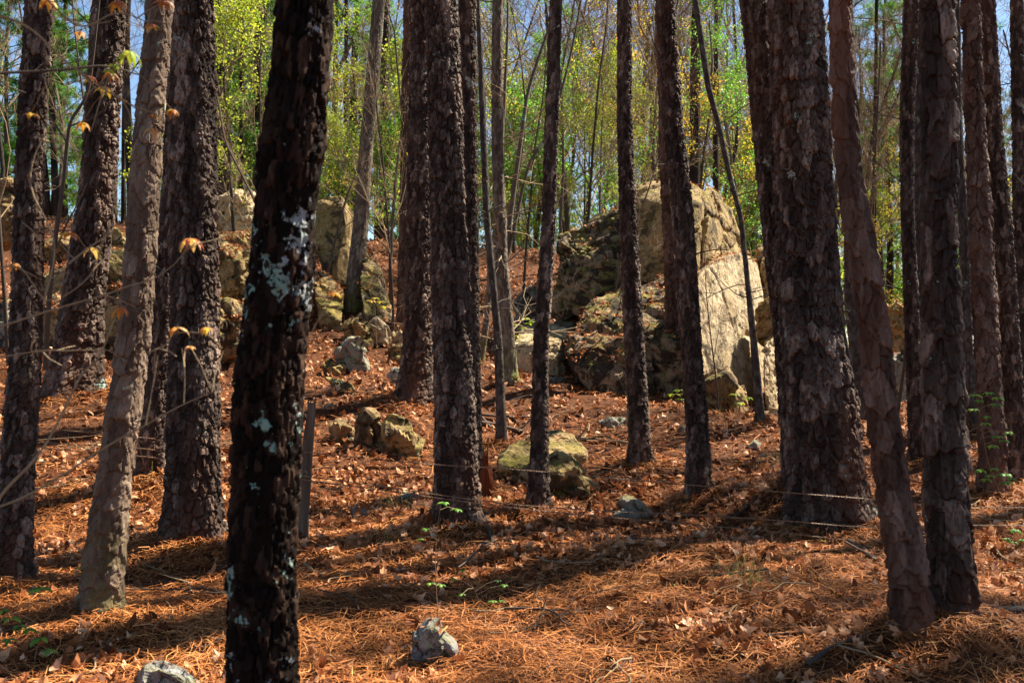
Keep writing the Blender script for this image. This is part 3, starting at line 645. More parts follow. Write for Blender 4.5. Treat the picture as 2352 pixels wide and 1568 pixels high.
rock('peaked tan boulder rising highest, left of the split behind the bright slab', [(1459,452,15.6),(1467,430,15.8),(1494,417,16.0),(1525,413,16.1),(1583,416,16.0),(1604,432,15.9),(1470,640,15.1),(1600,610,14.9),(1606,470,15.3),(1560,450,15.2),(1500,440,17.8),(1590,440,17.8),(1600,600,17),(1645,470,18.2),(1645,600,17.9),(1530,470,15.1)], 'r_tan', 9, explicit=True, rough=.012, round_=1, pits=.01, jit=.004, litter=40, facet=.06)
rock('sunlit wedge boulder right of the split, leaning on the peaked tan boulder', [(1613,452,15.7),(1624,424,16.2),(1636,434,16.0),(1655,446,16.7),(1684,480,17.2),(1692,525,17.3),(1712,578,17.2),(1614,600,15.2),(1640,600,15.4),(1628,500,15.5),(1640,450,18),(1700,590,18),(1616,560,16.4)], 'r_tan', 63, explicit=True, rough=.012, round_=1, pits=.01, jit=.004, litter=20, facet=.06)
rock('bright flat-topped slab low on the slope behind the slender greenish pine', [(1178,790,14.5),(1235,792,14.3),(1288,785,14.4),(1197,748,15.7),(1265,742,15.9),(1294,747,15.8),(1305,768,15.0),(1182,818,14.4),(1282,818,14.3),(1235,820,14.2),(1200,790,16),(1290,790,16)], 'r_light', 10, explicit=True, rough=.014, round_=1, strata=.012, jit=.006)
rock('grey-green boulder behind the bright flat-topped slab', [(1176,690),(1200,660),(1238,652),(1262,672),(1262,728),(1225,742),(1180,730)], 'r_grey', 11, d=16.8, litter=25)
rock('small green-grey knob right of the slender greenish pine', [(1268,672),(1290,664),(1304,680),(1296,694),(1272,694)], 'r_grey', 12, d=16.2, litter=0, name='rock', cat='rock')
rock('flat mossy ledge stone beneath the green-grey knob', [(1266,714),(1300,706),(1326,716),(1322,744),(1270,742)], 'r_grey', 13, d=15.9, litter=15, name='rock', cat='rock')
rock('square pale stone on the leaves below the bright flat-topped slab', [(1262,842),(1285,832),(1300,838),(1300,858),(1266,860)], 'r_light', 14, name='rock', cat='rock', rough=.03)
rock('flat mossy stone below the square pale stone', [(1258,872),(1290,862),(1306,868),(1300,880),(1262,882)], 'r_grey', 15, name='rock', cat='rock')
# the left group
rock('tall upright tan boulder with a bright right edge left of the pale grey hardwood', [(725,463,18.2),(742,452,18.3),(767,448,18.3),(785,448,18.2),(800,470,18.9),(814,492,19.2),(812,560,19.2),(722,560,17.9),(743,600,17.7),(775,605,17.6),(802,618,17.8),(795,520,17.8),(786,470,18.0),(740,470,20),(805,500,20.3),(800,600,19.6)], 'r_tan', 16, explicit=True, rough=.008, round_=1, jit=.003, pits=.006, facet=.03)
rock('dark sloping slab right of the tall upright boulder', [(838,560,17.2),(858,572,17.4),(880,640,17),(899,726,16.5),(836,720,16.2),(825,640,16.6),(850,600,18.2),(890,720,18)], 'r_dark', 17, explicit=True, rough=.03, litter=40, jit=.008)
rock('leaf-topped boulder under the tall upright boulder', [(722,622,16.8),(745,628,16.8),(772,652,16.5),(790,690,16.2),(787,742,15.8),(730,732,15.9),(722,690,16),(740,640,18),(780,680,17.8)], 'r_tan', 18, explicit=True, litter=140, jit=.008)
rock('pale cracked boulder half hidden by the dark oak, on the ridge', [(501,452),(515,441),(557,439),(590,452),(604,500),(600,545),(540,548),(508,532)], 'r_light', 19, d=19.2, thick=1.0, strata=.03, rough=.02, round_=1)
rock('brown boulder directly below the pale cracked boulder', [(500,540),(560,536),(608,545),(606,570),(540,575),(504,566)], 'r_tan', 20, d=18.4, thick=.9, litter=20)
rock('big mossy humped boulder behind the thick dark pine and the oak', [(480,570),(505,562),(545,568),(574,584),(580,650),(560,718),(505,712),(478,650)], 'r_tan', 21, d=15.6, thick=1.3, litter=220, rough=.045, strata=.02)
rock('shaded brown rock at the foot of the mossy humped boulder', [(500,735),(535,722),(556,745),(552,795),(506,800)], 'r_brown', 22, d=13.4, litter=60)
rock('upright mossy stone in the pile right of the oak', [(783,745),(800,726),(822,721),(848,738),(853,766),(838,790),(795,785)], 'r_tan', 23, d=15.1, litter=0, name='rock', cat='rock', rough=.04)
rock('greenish front rock of the pile right of the oak', [(778,790),(790,774),(808,770),(842,803),(840,844),(800,852),(782,838)], 'r_grey', 24, name='rock', cat='rock', rough=.045)
rock('pale lumpy rock at the right of the same pile', [(853,745),(868,735),(898,750),(896,776),(870,782),(853,770)], 'r_light', 25, d=15.3, name='rock', cat='rock', rough=.05)
rock('small pale rock touching the leaning ribbed pine', [(902,764),(920,758),(934,770),(930,788),(905,786)], 'r_light', 26, d=15.0, name='rock', cat='rock')
rock('flat pale slab lying in leaves left of the rock pile', [(738,838),(752,826),(796,840),(792,858),(745,854)], 'r_tan', 27, name='rock', cat='rock')
rock('dark mossy rock against the foot of the mid-distance pine', [(889,858),(905,846),(926,850),(924,880),(892,880)], 'r_grey', 28, name='rock', cat='rock')
rock('rounded stone between the pile and the mid-distance pine', [(888,800),(903,788),(922,792),(920,828),(892,830)], 'r_tan', 29, d=14.3, name='rock', cat='rock')
rock('long grey stone half sunk in the slope below the rock pile', [(745,870),(800,874),(812,896),(795,902),(760,886)], 'r_tan', 43, name='rock', cat='rock')
# stones further left
rock('long tan ledge running behind the left pines below the ridge', [(60,648),(160,612),(330,592),(420,606),(600,600),(596,690),(300,716),(60,730)], 'r_tan', 60, d=16.6, thick=2.2, litter=260, strata=.035, facet=.18, rough=.02)
rock('long tan lower ledge half hidden behind the left pines', [(170,700),(290,676),(430,668),(560,700),(575,790),(400,822),(180,815)], 'r_tan', 61, d=13.9, thick=1.6, litter=200, strata=.03, facet=.18, rough=.02)
rock('sunny tan ledge under the ridge between the left-edge pine and the broad-based pine', [(84,560),(130,545),(175,552),(180,610),(90,620)], 'r_tan', 62, d=20.0, thick=1.2, litter=30, strata=.03)
rock('brown ledge rock at the far left edge under the ridge', [(-30,415),(20,410),(42,425),(44,520),(-30,530)], 'r_brown', 30, d=17.5, strata=.03)
rock('grey block seen between the broad-based pine and the pale leaning tree', [(244,535),(262,525),(288,530),(290,560),(248,562)], 'r_tan', 31, d=19, litter=10)
rock('moss-draped boulder between the broad-based pine and the pale leaning tree', [(244,580),(262,572),(294,578),(298,636),(246,638)], 'r_dark', 32, d=17.5, litter=30, rough=.05)
rock('large shaded boulder low between the broad-based pine and the pale tree', [(236,670),(262,655),(300,664),(318,740),(300,812),(238,806)], 'r_dark', 33, d=13.4, litter=90, rough=.04)
rock('sunlit tan ledge left of the broad-based pine', [(92,640),(120,628),(152,634),(154,676),(96,680)], 'r_tan', 34, d=17.5, litter=30)
rock('grey-green boulder at the left edge behind the flaky pine', [(-40,680),(0,670),(36,684),(40,800),(-40,806)], 'r_grey', 35, d=13.6, litter=40)
rock('shaded boulder behind the foot of the left-edge pine', [(84,700),(125,690),(160,700),(168,800),(96,808)], 'r_tan', 36, d=13.5, litter=80)
# mid and near stones
rock('hunched ochre rock, the largest of three in a row on the slope', [(812,1010),(816,968),(836,940),(858,940),(876,962),(903,990),(900,1032),(850,1034)], 'r_brown', 37, facet=.22, jit=.04, rough=.03, edge=.022, name='rock', cat='rock')
rock('small ochre rock at the left of the three in a row', [(756,990),(772,962),(798,960),(814,985),(812,1010),(768,1012)], 'r_brown', 38, edge=.022, name='rock', cat='rock')
rock('pale mossy rock at the right of the three in a row', [(888,1000),(902,976),(938,974),(964,1002),(970,1034),(935,1052),(892,1042)], 'r_tan', 39, edge=.022, rough=.05, name='rock', cat='rock')
hw = hit(1250, 1100) - .15
rock('wide mossy slab behind the slender greenish pine foot', [(a, b, hw + c) for a, b, c in ((1150,1062,0),(1178,1032,.25),(1213,1004,.5),(1286,1000,.7),(1322,1030,.5),(1356,1086,.1),(1290,1100,-.25),(1180,1094,-.15),(1200,1040,.9),(1330,1050,.9),(1240,1050,.0),(1300,1050,.05))], 'r_tan', 40, explicit=True, rough=.04, facet=.3, edge=.02, jit=.012, name='rock', cat='rock', litter=8)
rock('layered tan and green rock in front of the wide mossy slab', [(1252,1080),(1290,1066),(1325,1076),(1359,1108),(1360,1132),(1310,1140),(1262,1136)], 'r_tan', 41, rough=.05, edge=.02, strata=.015, name='rock', cat='rock')
rock('smooth blue-grey stone standing alone in the near needles', [(944,1500),(950,1450),(985,1422),(1010,1428),(1052,1478),(1055,1500),(1020,1520),(965,1532)], 'r_blue', 42, litter=7, facet=.22, jit=.03, rough=.025, edge=.012, name='rock', cat='rock')
rock('blue-green stone cut off by the bottom edge near the oak', [(300,1580),(330,1530),(360,1518),(420,1532),(465,1575),(470,1620),(310,1620)], 'r_blue', 44, d=4.75, litter=6, facet=.2, jit=.03, rough=.02, edge=.012, name='rock', cat='rock')
rock('flat dark green slab right of the slender greenish pine foot', [(1408,1178),(1430,1158),(1475,1158),(1505,1178),(1500,1198),(1420,1196)], 'r_grey', 45, edge=.02, name='rock', cat='rock')
rock('low dark stone left of the pine before the lower boulder', [(1374,965),(1395,956),(1438,966),(1438,980),(1380,978)], 'r_grey', 46, name='rock', cat='rock')
rock('grey flat stone left of the central plated pine', [(916,1140),(930,1130),(962,1134),(966,1152),(922,1154)], 'r_blue', 47, name='rock', cat='rock')
rock('low mossy stone in the shade right of the wooden post', [(802,1182),(815,1168),(845,1170),(852,1186),(812,1190)], 'r_grey', 48, name='rock', cat='rock')
rock('small green-topped stone beside the rotten stump', [(1136,1150),(1148,1136),(1168,1150),(1164,1166),(1138,1164)], 'r_grey', 49, name='rock', cat='rock')
rock('little green stone right of the dark pine, before the bright slab', [(1556,984),(1566,974),(1576,982),(1574,996),(1558,996)], 'r_grey', 50, name='rock', cat='rock')
rock('pale flat stone at the foot of the narrow bright slab', [(1756,948),(1775,938),(1802,946),(1800,966),(1760,964)], 'r_light', 51, name='rock', cat='rock')
rock('flat green stone on the slope below the ochre wedge', [(1712,1022),(1730,1012),(1750,1020),(1748,1032),(1716,1032)], 'r_grey', 52, name='rock', cat='rock')
rock('small stone lying on the slope above the three ochre rocks', [(740,935),(752,922),(774,930),(772,942),(744,942)], 'r_light', 53, name='rock', cat='rock')
rock('flat green stone at the foot of the mid-distance pine', [(886,950),(898,942),(916,944),(916,954),(890,956)], 'r_grey', 54, name='rock', cat='rock')
rock('tiny pale green stone in the near litter at the bottom edge', [(1458,1560),(1468,1545),(1486,1552),(1488,1570),(1460,1574)], 'r_blue', 55, edge=.012, name='rock', cat='rock')
rock('grey boulder in the shade between the bent reddish pine and narrow pine', [(2040,820),(2060,795),(2095,800),(2100,930),(2045,938)], 'r_grey', 56, d=14.5, rough=.05)
rock('tan bank rock above the grey shaded boulder on the right', [(2038,720),(2070,700),(2120,712),(2120,785),(2040,790)], 'r_tan', 57, d=17, litter=60)

# ------------------------------------------------------------------ litter
OUT = np.array([(0,-.5),(.15,-.40),(.25,-.40),(.2,-.24),(.34,-.12),(.24,.0),(.32,.2),(.17,.26),(.07,.50),(-.12,.28),(-.29,.26),(-.23,.04),(-.34,-.06),(-.2,-.2),(-.24,-.38),(-.12,-.38)])
OUT2 = np.array([(0,-.5),(.2,-.3),(.27,0),(.18,.3),(0,.55),(-.18,.3),(-.27,0),(-.2,-.3)])
def leaf_t(out, curl, fold, seed):
    rg = np.random.default_rng(seed); x, y = out.T
    z = curl * (y ** 2) * 2 + fold * np.abs(x) + rg.normal(0, .04, len(x))
    V = np.vstack([[0, -.12, 0], [0, .15, curl * .05], np.column_stack([x, y, z])]); n = len(out); F_ = []
    for i in range(n):
        j = (i + 1) % n; c = 0 if (out[i, 1] + out[j, 1]) / 2 < .02 else 1; F_.append((c, i + 2, j + 2))
    F_.append((0, 1, 2 + n // 2 if False else 2 + int(np.argmin(np.abs(out[:, 1] - .02) + (out[:, 0] < 0) * 9)))); F_.append((1, 0, 2 + int(np.argmin(np.abs(out[:, 1] - .02) + (out[:, 0] > 0) * 9))))
    return V, np.array(F_)
LT = [leaf_t(OUT, .35, .25, 1), leaf_t(OUT, .9, -.2, 2), leaf_t(OUT2, .6, .5, 3), leaf_t(OUT2, 1.0, .1, 4), leaf_t(OUT, .6, .9, 5)]
def scatter_leaves(pos, size, tones, rng, tilt=.45, small=False):
    Vs, Fs, Ts, n = [], [], [], 0; which = rng.integers(0, len(LT), len(pos)); Rm = rots(len(pos), tilt, rng)
    for k, (TV, TF) in enumerate(LT):
        if small and len(TV) > 12: TV, TF = LT[2]
        m = which == k; q = m.sum()
        if not q: continue
        flip = np.where(rng.uniform(size=q) < .35, -1., 1.)[:, None, None] * np.array([0, 0, 1.]) + np.array([1, 1, 0.])
        V = np.einsum('nij,nkj->nki', Rm[m], TV[None] * flip) * size[m][:, None, None] + pos[m][:, None]
        Vs.append(V.reshape(-1, 3)); Fs.append((TF[None] + (np.arange(q) * len(TV))[:, None, None]).reshape(-1, 3) + n); Ts.append(np.repeat(tones[m], len(TV))); n += q * len(TV)
    return np.concatenate(Vs), np.concatenate(Fs), np.concatenate(Ts)
def field(n, y0, y1, u=.6, pw=1.0, rng=RNG):
    """points on the ground inside the seen wedge, density falling as 1/y^pw (per area)"""
    t_ = rng.uniform(size=n); e = 2 - pw
    y = (y0 ** e + t_ * (y1 ** e - y0 ** e)) ** (1 / e) if abs(e) > 1e-6 else y0 * (y1 / y0) ** t_
    x = rng.uniform(-u, u, n) * y
    return x, y
def leafmask(x, y): return vn(x * .7, y * .7, x * 0, 77) * .6 + vn(x * 2.1, y * 2.1, x * 0, 78) * .4 + np.clip((y - 8) / 10, -.2, .7)
rg = np.random.default_rng(31)
x, y = field(46000, 3.8, 9, pw=.3, rng=rg); k = rg.uniform(-.5, .5, len(x)) < leafmask(x, y) + .05; x, y = x[k][:8500], y[k][:8500]
pn = np.stack([x, y, H(x, y) + rg.uniform(.01, .05, len(x))], -1)
x, y = field(42000, 9, 27, pw=.9, rng=rg); k = rg.uniform(-.7, .5, len(x)) < leafmask(x, y); x, y = x[k][:27000], y[k][:27000]
pf = np.stack([x, y, H(x, y) + rg.uniform(.005, .05, len(x))], -1)
def tn(n): return np.clip(rg.beta(2.2, 1.8, n), 0, 1)
V, F_, t_ = scatter_leaves(pn, rg.uniform(.045, .095, len(pn)), tn(len(pn)), rg, .65)
V2, F2, t2 = scatter_leaves(pf, rg.uniform(.05, .10, len(pf)), tn(len(pf)), rg, .75, small=True)
lp = np.concatenate([a for a, b in LIT_PTS]); V3, F3, t3 = scatter_leaves(lp, rg.uniform(.045, .085, len(lp)), tn(len(lp)), rg, .55, small=True)
V = np.concatenate([V, V2, V3]); F_ = np.concatenate([F_, F2 + len(t_), F3 + len(t_) + len(t2)]); t_ = np.concatenate([t_, t2, t3])
tag(mk('fallen_leaves', V, F_, M['leaf'], tone=t_), 'dry brown leaf litter over the slope and boulder tops', 'leaf litter', kind='stuff')
# single larger leaves lying nearest
lm = []
for k in range(10):
    TV, TF = LT[k % 5]; sz = .11; tv = TV.copy(); lm.append(mk('fallen_leaf', tv, TF, M['leaf'], tone=np.full(len(TV), (.95, .55, .75, .3, .85, .62, .45, .9, .7, .2)[k]), link=False))
x, y = field(1200, 4.7, 8.2, .5, .3, rg); k = rg.uniform(-.4, .4, len(x)) < leafmask(x, y); x, y = x[k][:240], y[k][:240]; zz = H(x, y)
for i in range(len(x)):
    q = i % 10
    o = inst('fallen_leaf', lm[q], None, (x[i], y[i], zz[i] + .035), (rg.normal(0, .45), rg.normal(0, .45), rg.uniform(0, 6.28)), float(rg.uniform(.055, .105)))
    pale = q in (0, 2, 4, 7, 8)
    tag(o, ('pale tan' if pale else 'dark rusty brown') + ' curled dry leaf lying on the near pine needles', 'leaf', ('pale' if pale else 'rusty') + ' curled leaves on the near pine needles')
def needles(n, y0, y1, ln, wd, pw, rng, pts=None, seg=2, lift=.04, pos=None):
    if pos is None:
        x, y = field(int(n * 1.6), y0, y1, pw=pw, rng=rng); k = rng.uniform(-.9, .9, len(x)) > leafmask(x, y) - .45; x, y = x[k][:n], y[k][:n]; z = H(x, y) + rng.uniform(.004, lift, len(x)) ** 1.0
        c = np.stack([x, y, z], -1)
    else: c = pos
    n = len(c); a = rng.uniform(0, np.pi * 2, n); tl = rng.normal(.0, .16, n); d = np.stack([np.cos(a) * np.cos(tl), np.sin(a) * np.cos(tl), np.sin(tl)], -1)
    s = np.stack([-np.sin(a), np.cos(a), rng.normal(0, .3, n)], -1); L_ = (ln * rng.uniform(.6, 1.2, n))[:, None]; b = rng.normal(0, .12, n)[:, None]
    k = seg + 1; T_ = np.linspace(-.5, .5, k); V = []
    for q in T_:
        p = c + d * L_ * q + s * L_ * b * (q * q * 4) + np.array([0, 0, 1]) * (L_ * .10 * (1 - 4 * q * q)); wq = wd * (1.15 - abs(q)); V += [p + s * wq * .5, p - s * wq * .5]
    V = np.stack(V, 1).reshape(-1, 3); base_ = (np.arange(n) * 2 * k)[:, None, None]; q = np.arange(seg)[None, :, None] * 2
    F_ = (base_ + q + np.array([0, 1, 3, 2])[None, None]).reshape(-1, 4)
    return V, F_, np.repeat(np.clip(rng.beta(2.2, 2, n) + .15 * vn(c[:, 0] * 1.3, c[:, 1] * 1.3, c[:, 0] * 0, 90), 0, 1), 2 * k)
parts = [needles(72000, 3.8, 8.5, .17, .0032, .3, rg), needles(42000, 8, 18, .18, .0062, .7, rg, seg=1, lift=.05)]
for t in TR:      # straw piled about the feet
    if t['d'] < 12.5:
        m_ = int(500 * min(1.6, t['br'] / .12)); a = rg.uniform(0, 6.28, m_); r_ = t['br'] * 1.05 + np.abs(rg.normal(0, .16, m_)); x = t['bx'] + np.cos(a) * r_; y = t['by'] + np.sin(a) * r_
        parts.append(needles(0, 0, 0, .16, .0036, 0, rg, pos=np.stack([x, y, H(x, y) + rg.uniform(.01, .05, m_)], -1)))
lpn = lp[rg.integers(0, len(lp), 3000)] + rg.normal(0, .04, (3000, 3)) * [1, 1, .2]; parts.append(needles(0, 0, 0, .18, .006, 0, rg, pos=lpn, seg=2))
Vn, Fn, Tn, c0 = [], [], [], 0
for a, b, c in parts: Vn.append(a); Fn.append(b + c0); Tn.append(c); c0 += len(a)
tag(mk('pine_straw', np.concatenate(Vn), np.concatenate(Fn), M['needle'], tone=np.concatenate(Tn)), 'rusty orange pine needle carpet over the ground', 'pine straw', kind='stuff')

# ------------------------------------------------------------------ sticks and logs
def stick(pix, w0, w1, label, mat='twig_dark', name='fallen_branch', lift=.03, forks=3, seed=1, group=None, cat='branch', world=None):
    rng = np.random.default_rng(seed + 4000)
    if world is None:
        pts = []
        for a, b in pix:
            d = hit(a, b); p = P(a, b, d); p[2] = float(H(p[0], p[1])) + lift; pts.append(p)
    else: pts = [np.array([q[0], q[1], float(H(q[0], q[1])) + lift]) for q in world]
    d = pts[0][1]; base = pts[0].copy(); k = max(8, len(pts) * 4); p = spline(np.array(pts) - base, k); L_ = np.linalg.norm(p[-1] - p[0])
    p += rng.normal(0, .012 * L_, p.shape) * np.linspace(.2, 1, k)[:, None] * [1, 1, .5]; tb = Tubes(); tb.add(p, np.linspace(w0, w1, k) / 2, 6, .5)
    for q in range(forks):
        i = rng.integers(2, k - 2); ax = p[i + 1] - p[i]; ax /= np.linalg.norm(ax) + 1e-9; e = ax + rng.normal(0, .7, 3); e[2] = abs(e[2]) * .5; e /= np.linalg.norm(e); l2 = L_ * rng.uniform(.15, .4)
        mid = p[i] + e * l2 * .5; tb.add([p[i], mid, mid + (e + rng.normal(0, .35, 3)) * l2 * .5], np.array([w0 * .5, w0 * .35, w1 * .4]) / 2, 4, .5)
    o = tb.mesh(name, M[mat], smooth=True); o.location = base
    return tag(o, label, cat, group)
stick([(1104,966),(1160,968),(1222,962)], .035, .02, 'straight grey fallen branch lying behind the thin mossy trunk', 'dead', seed=1)
stick([(1106,980),(1150,988),(1200,1000)], .06, .04, 'pale fallen limb lying across the foot of the thin mossy trunk', 'dead', seed=2, name='fallen_limb')
stick([(1108,972),(1130,992),(1158,1004)], .03, .02, 'short pale stick crossing the pale fallen limb', 'dead', seed=3, forks=1)
stick([(1300,1012),(1370,1016),(1440,1026)], .05, .03, 'bark-covered fallen branch between the mossy slab and the dark pine', 'twig', seed=4)
stick([(1290,1002),(1320,1030),(1345,1056)], .03, .015, 'dark stick sloping down beside the wide mossy slab', seed=5, forks=1)
stick([(1370,870),(1400,885),(1446,872)], .05, .03, 'short bleached limb on the moss below the low rounded boulder', 'dead', seed=6)
stick([(1159,1432),(1224,1434),(1270,1446),(1304,1470)], .014, .008, 'curved dark twig arching over the near needles right of the blue-grey stone', seed=7, lift=.06)
stick([(1853,1550),(1918,1524),(1993,1517)], .028, .016, 'dark bent branch at the bottom edge left of the bent reddish pine foot', seed=8, lift=.03)
stick([(1948,1294),(1985,1310),(2030,1326)], .045, .025, 'broken bleached branch piece behind the bent reddish pine', 'dead', seed=9)
stick([(1995,1340),(2020,1348),(2048,1358)], .05, .03, 'thick pale bark sliver left of the bent reddish pine', 'dead', seed=10, forks=0, name='bark_piece', cat='bark piece')
stick([(1758,1484),(1850,1480),(1960,1486)], .016, .008, 'long thin dark twig on the needles left of the bent reddish pine foot', seed=11)
stick([(1264,1199),(1330,1203),(1400,1212),(1480,1240)], .015, .008, 'long thin branch trailing right from the slender greenish pine foot', seed=12, lift=.05)
stick([(2260,1430),(2310,1436),(2352,1434)], .05, .04, 'dark log end lying at the right edge behind the near pine', 'darkb', seed=13, name='fallen_log', cat='log', lift=.05)
stick([(2240,1480),(2290,1498),(2340,1530)], .03, .02, 'pale stick at the lower right corner', 'dead', seed=14)
stick([(410,1500),(455,1508),(520,1490)], .02, .01, 'thin dark stick in front of the pale leaning tree', seed=15)
stick([(700,1330),(735,1350),(765,1334)], .02, .012, 'light twig right of the oak trunk', 'twig', seed=16)
stick([(1052,1340),(1120,1290),(1150,1278)], .012, .006, 'fine twig rising toward the central plated pine foot', seed=17, lift=.08)
stick([(1115,1236),(1130,1270),(1138,1288)], .028, .018, 'dark broken stick leaning at the central plated pine foot', seed=18, lift=.05, forks=1)
stick([(740,1440),(722,1520),(716,1580)], .014, .012, 'upright greenish twig stub right of the oak foot', 'twig', seed=19, forks=0, lift=.0)
rg = np.random.default_rng(44)
for i in range(160):
    x, y = field(1, 4.6, 13, .5, 1.0, rg); x, y = float(x[0]), float(y[0]); a = rg.uniform(0, 6.28); L_ = rg.uniform(.2, .95)
    w_ = [(x + math.cos(a + rg.normal(0, .15) * q) * L_ * q / 3, y + math.sin(a + rg.normal(0, .15) * q) * L_ * q / 3) for q in range(4)]
    g = i % 2
    stick(None, rg.uniform(.007, .014), .004, ('thin dark twig', 'thin light twig')[g] + ' lying loose on the leaf litter', ('twig_dark', 'twig')[g], name='twig', cat='twig', group=('dark', 'light')[g] + ' twigs on the litter', forks=rg.integers(0, 4), seed=100 + i, world=w_, lift=rg.uniform(.02, .07))

# ------------------------------------------------------------------ fence: post and three barbed wires
fence = empty('barbed_wire_fence', (0, 7.05, float(H(0, 7.05))), 'old rusty barbed wire fence with a weathered post crossing the slope', 'fence')
fb = np.array([0, 7.05, float(H(0, 7.05))])
for pts in ([(-40,972),(80,982),(245,996),(395,1011),(540,1022),(784,1046),(994,1066),(1134,1074),(1259,1084),(1568,1112),(1813,1131),(1978,1144),(2138,1160),(2233,1164),(2400,1166)],
            [(-40,1004),(65,1014),(320,1029),(400,1044),(540,1074),(690,1092),(784,1104),(994,1134),(1104,1149),(1219,1161),(1409,1174),(1568,1181),(1808,1196),(1978,1209),(2138,1206),(2400,1206)],
            [(-40,1020),(160,1034),(320,1047),(400,1056),(540,1078),(690,1100),(900,1128),(1100,1156),(1300,1178),(1500,1196),(1708,1214),(1808,1224),(1983,1243),(2150,1250),(2400,1256)]):
    p = spline([P(a, b, 7.05) for a, b in pts], 420) - fb; s = np.concatenate([[0], np.cumsum(np.linalg.norm(np.diff(p, axis=0), axis=1))]); tb = Tubes()
    ss = np.arange(0, s[-1], .011); q = np.stack([np.interp(ss, s, p[:, k]) for k in range(3)], -1); ph = ss * 2 * np.pi / .075
    for o in (0, np.pi): tb.add(q + .0024 * np.stack([ph * 0, np.cos(ph + o), np.sin(ph + o)], -1), .0019, 4, .5)
    for c in np.arange(.06, s[-1], .125):
        b = np.array([np.interp(c, s, p[:, k]) for k in range(3)]); r1 = RNG.normal(0, 1, 3); r1[0] *= .4; r1 /= np.linalg.norm(r1)
        tb.add([b - r1 * .014, b + r1 * .014], .0014, 3, .3); r2 = np.cross(r1, [1, 0, 0]) + [.3, 0, 0]; tb.add([b - r2 * .013 + [.008, 0, 0], b + r2 * .013 + [.008, 0, 0]], .0014, 3, .3)
        th = np.linspace(0, 4 * np.pi, 12); tb.add(b + np.stack([np.linspace(-.006, .01, 12), .005 * np.cos(th), .005 * np.sin(th)], -1), .0013, 3, .3)
    tb.mesh('wire', M['wire'], parent=fence)
def wood(px, w, mat, name, parent, origin, d, seed, top_jag=.05, rough=.1):
    """weathered split wood: grooved column with a broken top"""
    C = np.array([P(a, b, d) for a, b in px]); C = spline(C, 40); r = np.interp(np.linspace(0, 1, 40), np.linspace(0, 1, len(w)), w) / 2 / F0 * d; n = 26
    th = np.linspace(0, 2 * np.pi, n, endpoint=False); TH, K = np.meshgrid(th, np.arange(40)); RA = r[:, None] * (1 + rough * vn(np.cos(TH) * 3, np.sin(TH) * 3, K * .08, seed) + rough * .8 * vn(np.cos(TH) * 9, np.sin(TH) * 9, K * .05, seed + 1))
    V = C[:, None] + np.stack([RA * np.cos(TH), RA * np.sin(TH) * .8, 0 * TH], -1)
    V[-1, :, 2] += top_jag * np.abs(vn(np.cos(th) * 4, np.sin(th) * 4, th * 0, seed)) * 2; V[-2, :, 2] += .3 * top_jag * np.abs(vn(np.cos(th) * 4, np.sin(th) * 4, th * 0, seed)) * 2
    V = np.concatenate([V.reshape(-1, 3), [C[-1] - [0, 0, .03]]]) - origin; i = np.arange(39)[:, None] * n; j = np.arange(n)[None]; k = (j + 1) % n
    tri = np.stack([39 * n + np.arange(n), 39 * n + (np.arange(n) + 1) % n, np.full(n, 40 * n)], -1)
    return mk(name, V, [np.stack([i + j, i + k, i + n + k, i + n + j], -1).reshape(-1, 4), tri], M[mat], parent, tone=.5 + .25 * vn(V[:, 0] * 30, V[:, 1] * 30, V[:, 2] * 2, seed), smooth=False)
wood([(690,1262),(696,1150),(704,1040),(716,938)], [32, 28, 26, 18], 'dead', 'post', fence, fb, 7.15, 5)
so = P(1118, 1160, 8.3)
so[2] = float(H(so[0], so[1])); st = wood([(1118,1172),(1120,1120),(1118,1085),(1114,1064)], [30, 30, 26, 12], 'rot', 'stump', None, so, 8.3, 9, .12, .25); st.location = so; tag(st, 'short rotten red-brown stump against the slim dark pine', 'stump')

# ------------------------------------------------------------------ small plants
def drooping(name, parent, pos, size, n, rng, mat='orange', droop=1.0):
    """a tassel of young leaves hanging from one point"""
    Vs, Fs, Ts, c = [], [], [], 0
    for i in range(n):
        a = 2 * np.pi * (i + rng.uniform(-.3, .3)) / n; out = np.array([np.cos(a), np.sin(a), 0]); sd_ = np.array([-np.sin(a), np.cos(a), 0]); L_ = size * rng.uniform(.7, 1.15); w_ = L_ * .33
        for u, wf, lobes in ((0, 0, 0),): pass
        k = 6; t_ = np.linspace(0, 1, k); rr = np.sin(t_ * 1.5) * .75; zz = -droop * t_ ** 1.6 * .8 + .12 * np.sin(t_ * 3.1)
        mid = pos + out * (rr * L_)[:, None] + np.array([0, 0, 1.]) * (zz * L_)[:, None]; wid = w_ * np.array([.05, .45, .75, .5, .32, 0])
        l = mid + sd_ * wid[:, None] - np.array([0, 0, 1]) * wid[:, None] * .5; r = mid - sd_ * wid[:, None] - np.array([0, 0, 1]) * wid[:, None] * .5
        Vs.append(np.concatenate([l, mid, r])); q = np.arange(k - 1)
        Fs.append(np.concatenate([np.stack([q, q + 1, q + 1 + k, q + k], -1), np.stack([q + k, q + k + 1, q + 1 + 2 * k, q + 2 * k], -1)]) + c); Ts.append(np.full(3 * k, rng.uniform(0, 1))); c += 3 * k
    return mk(name, np.concatenate(Vs), np.concatenate(Fs), M[mat], parent, tone=np.concatenate(Ts))
ms = P(-70, 1560, 3.0); ms[2] = float(H(ms[0], ms[1])); rg = np.random.default_rng(60)
maple = empty('maple_sapling', ms, 'maple sapling reaching in from the left with bare twigs and orange young leaves', 'sapling')
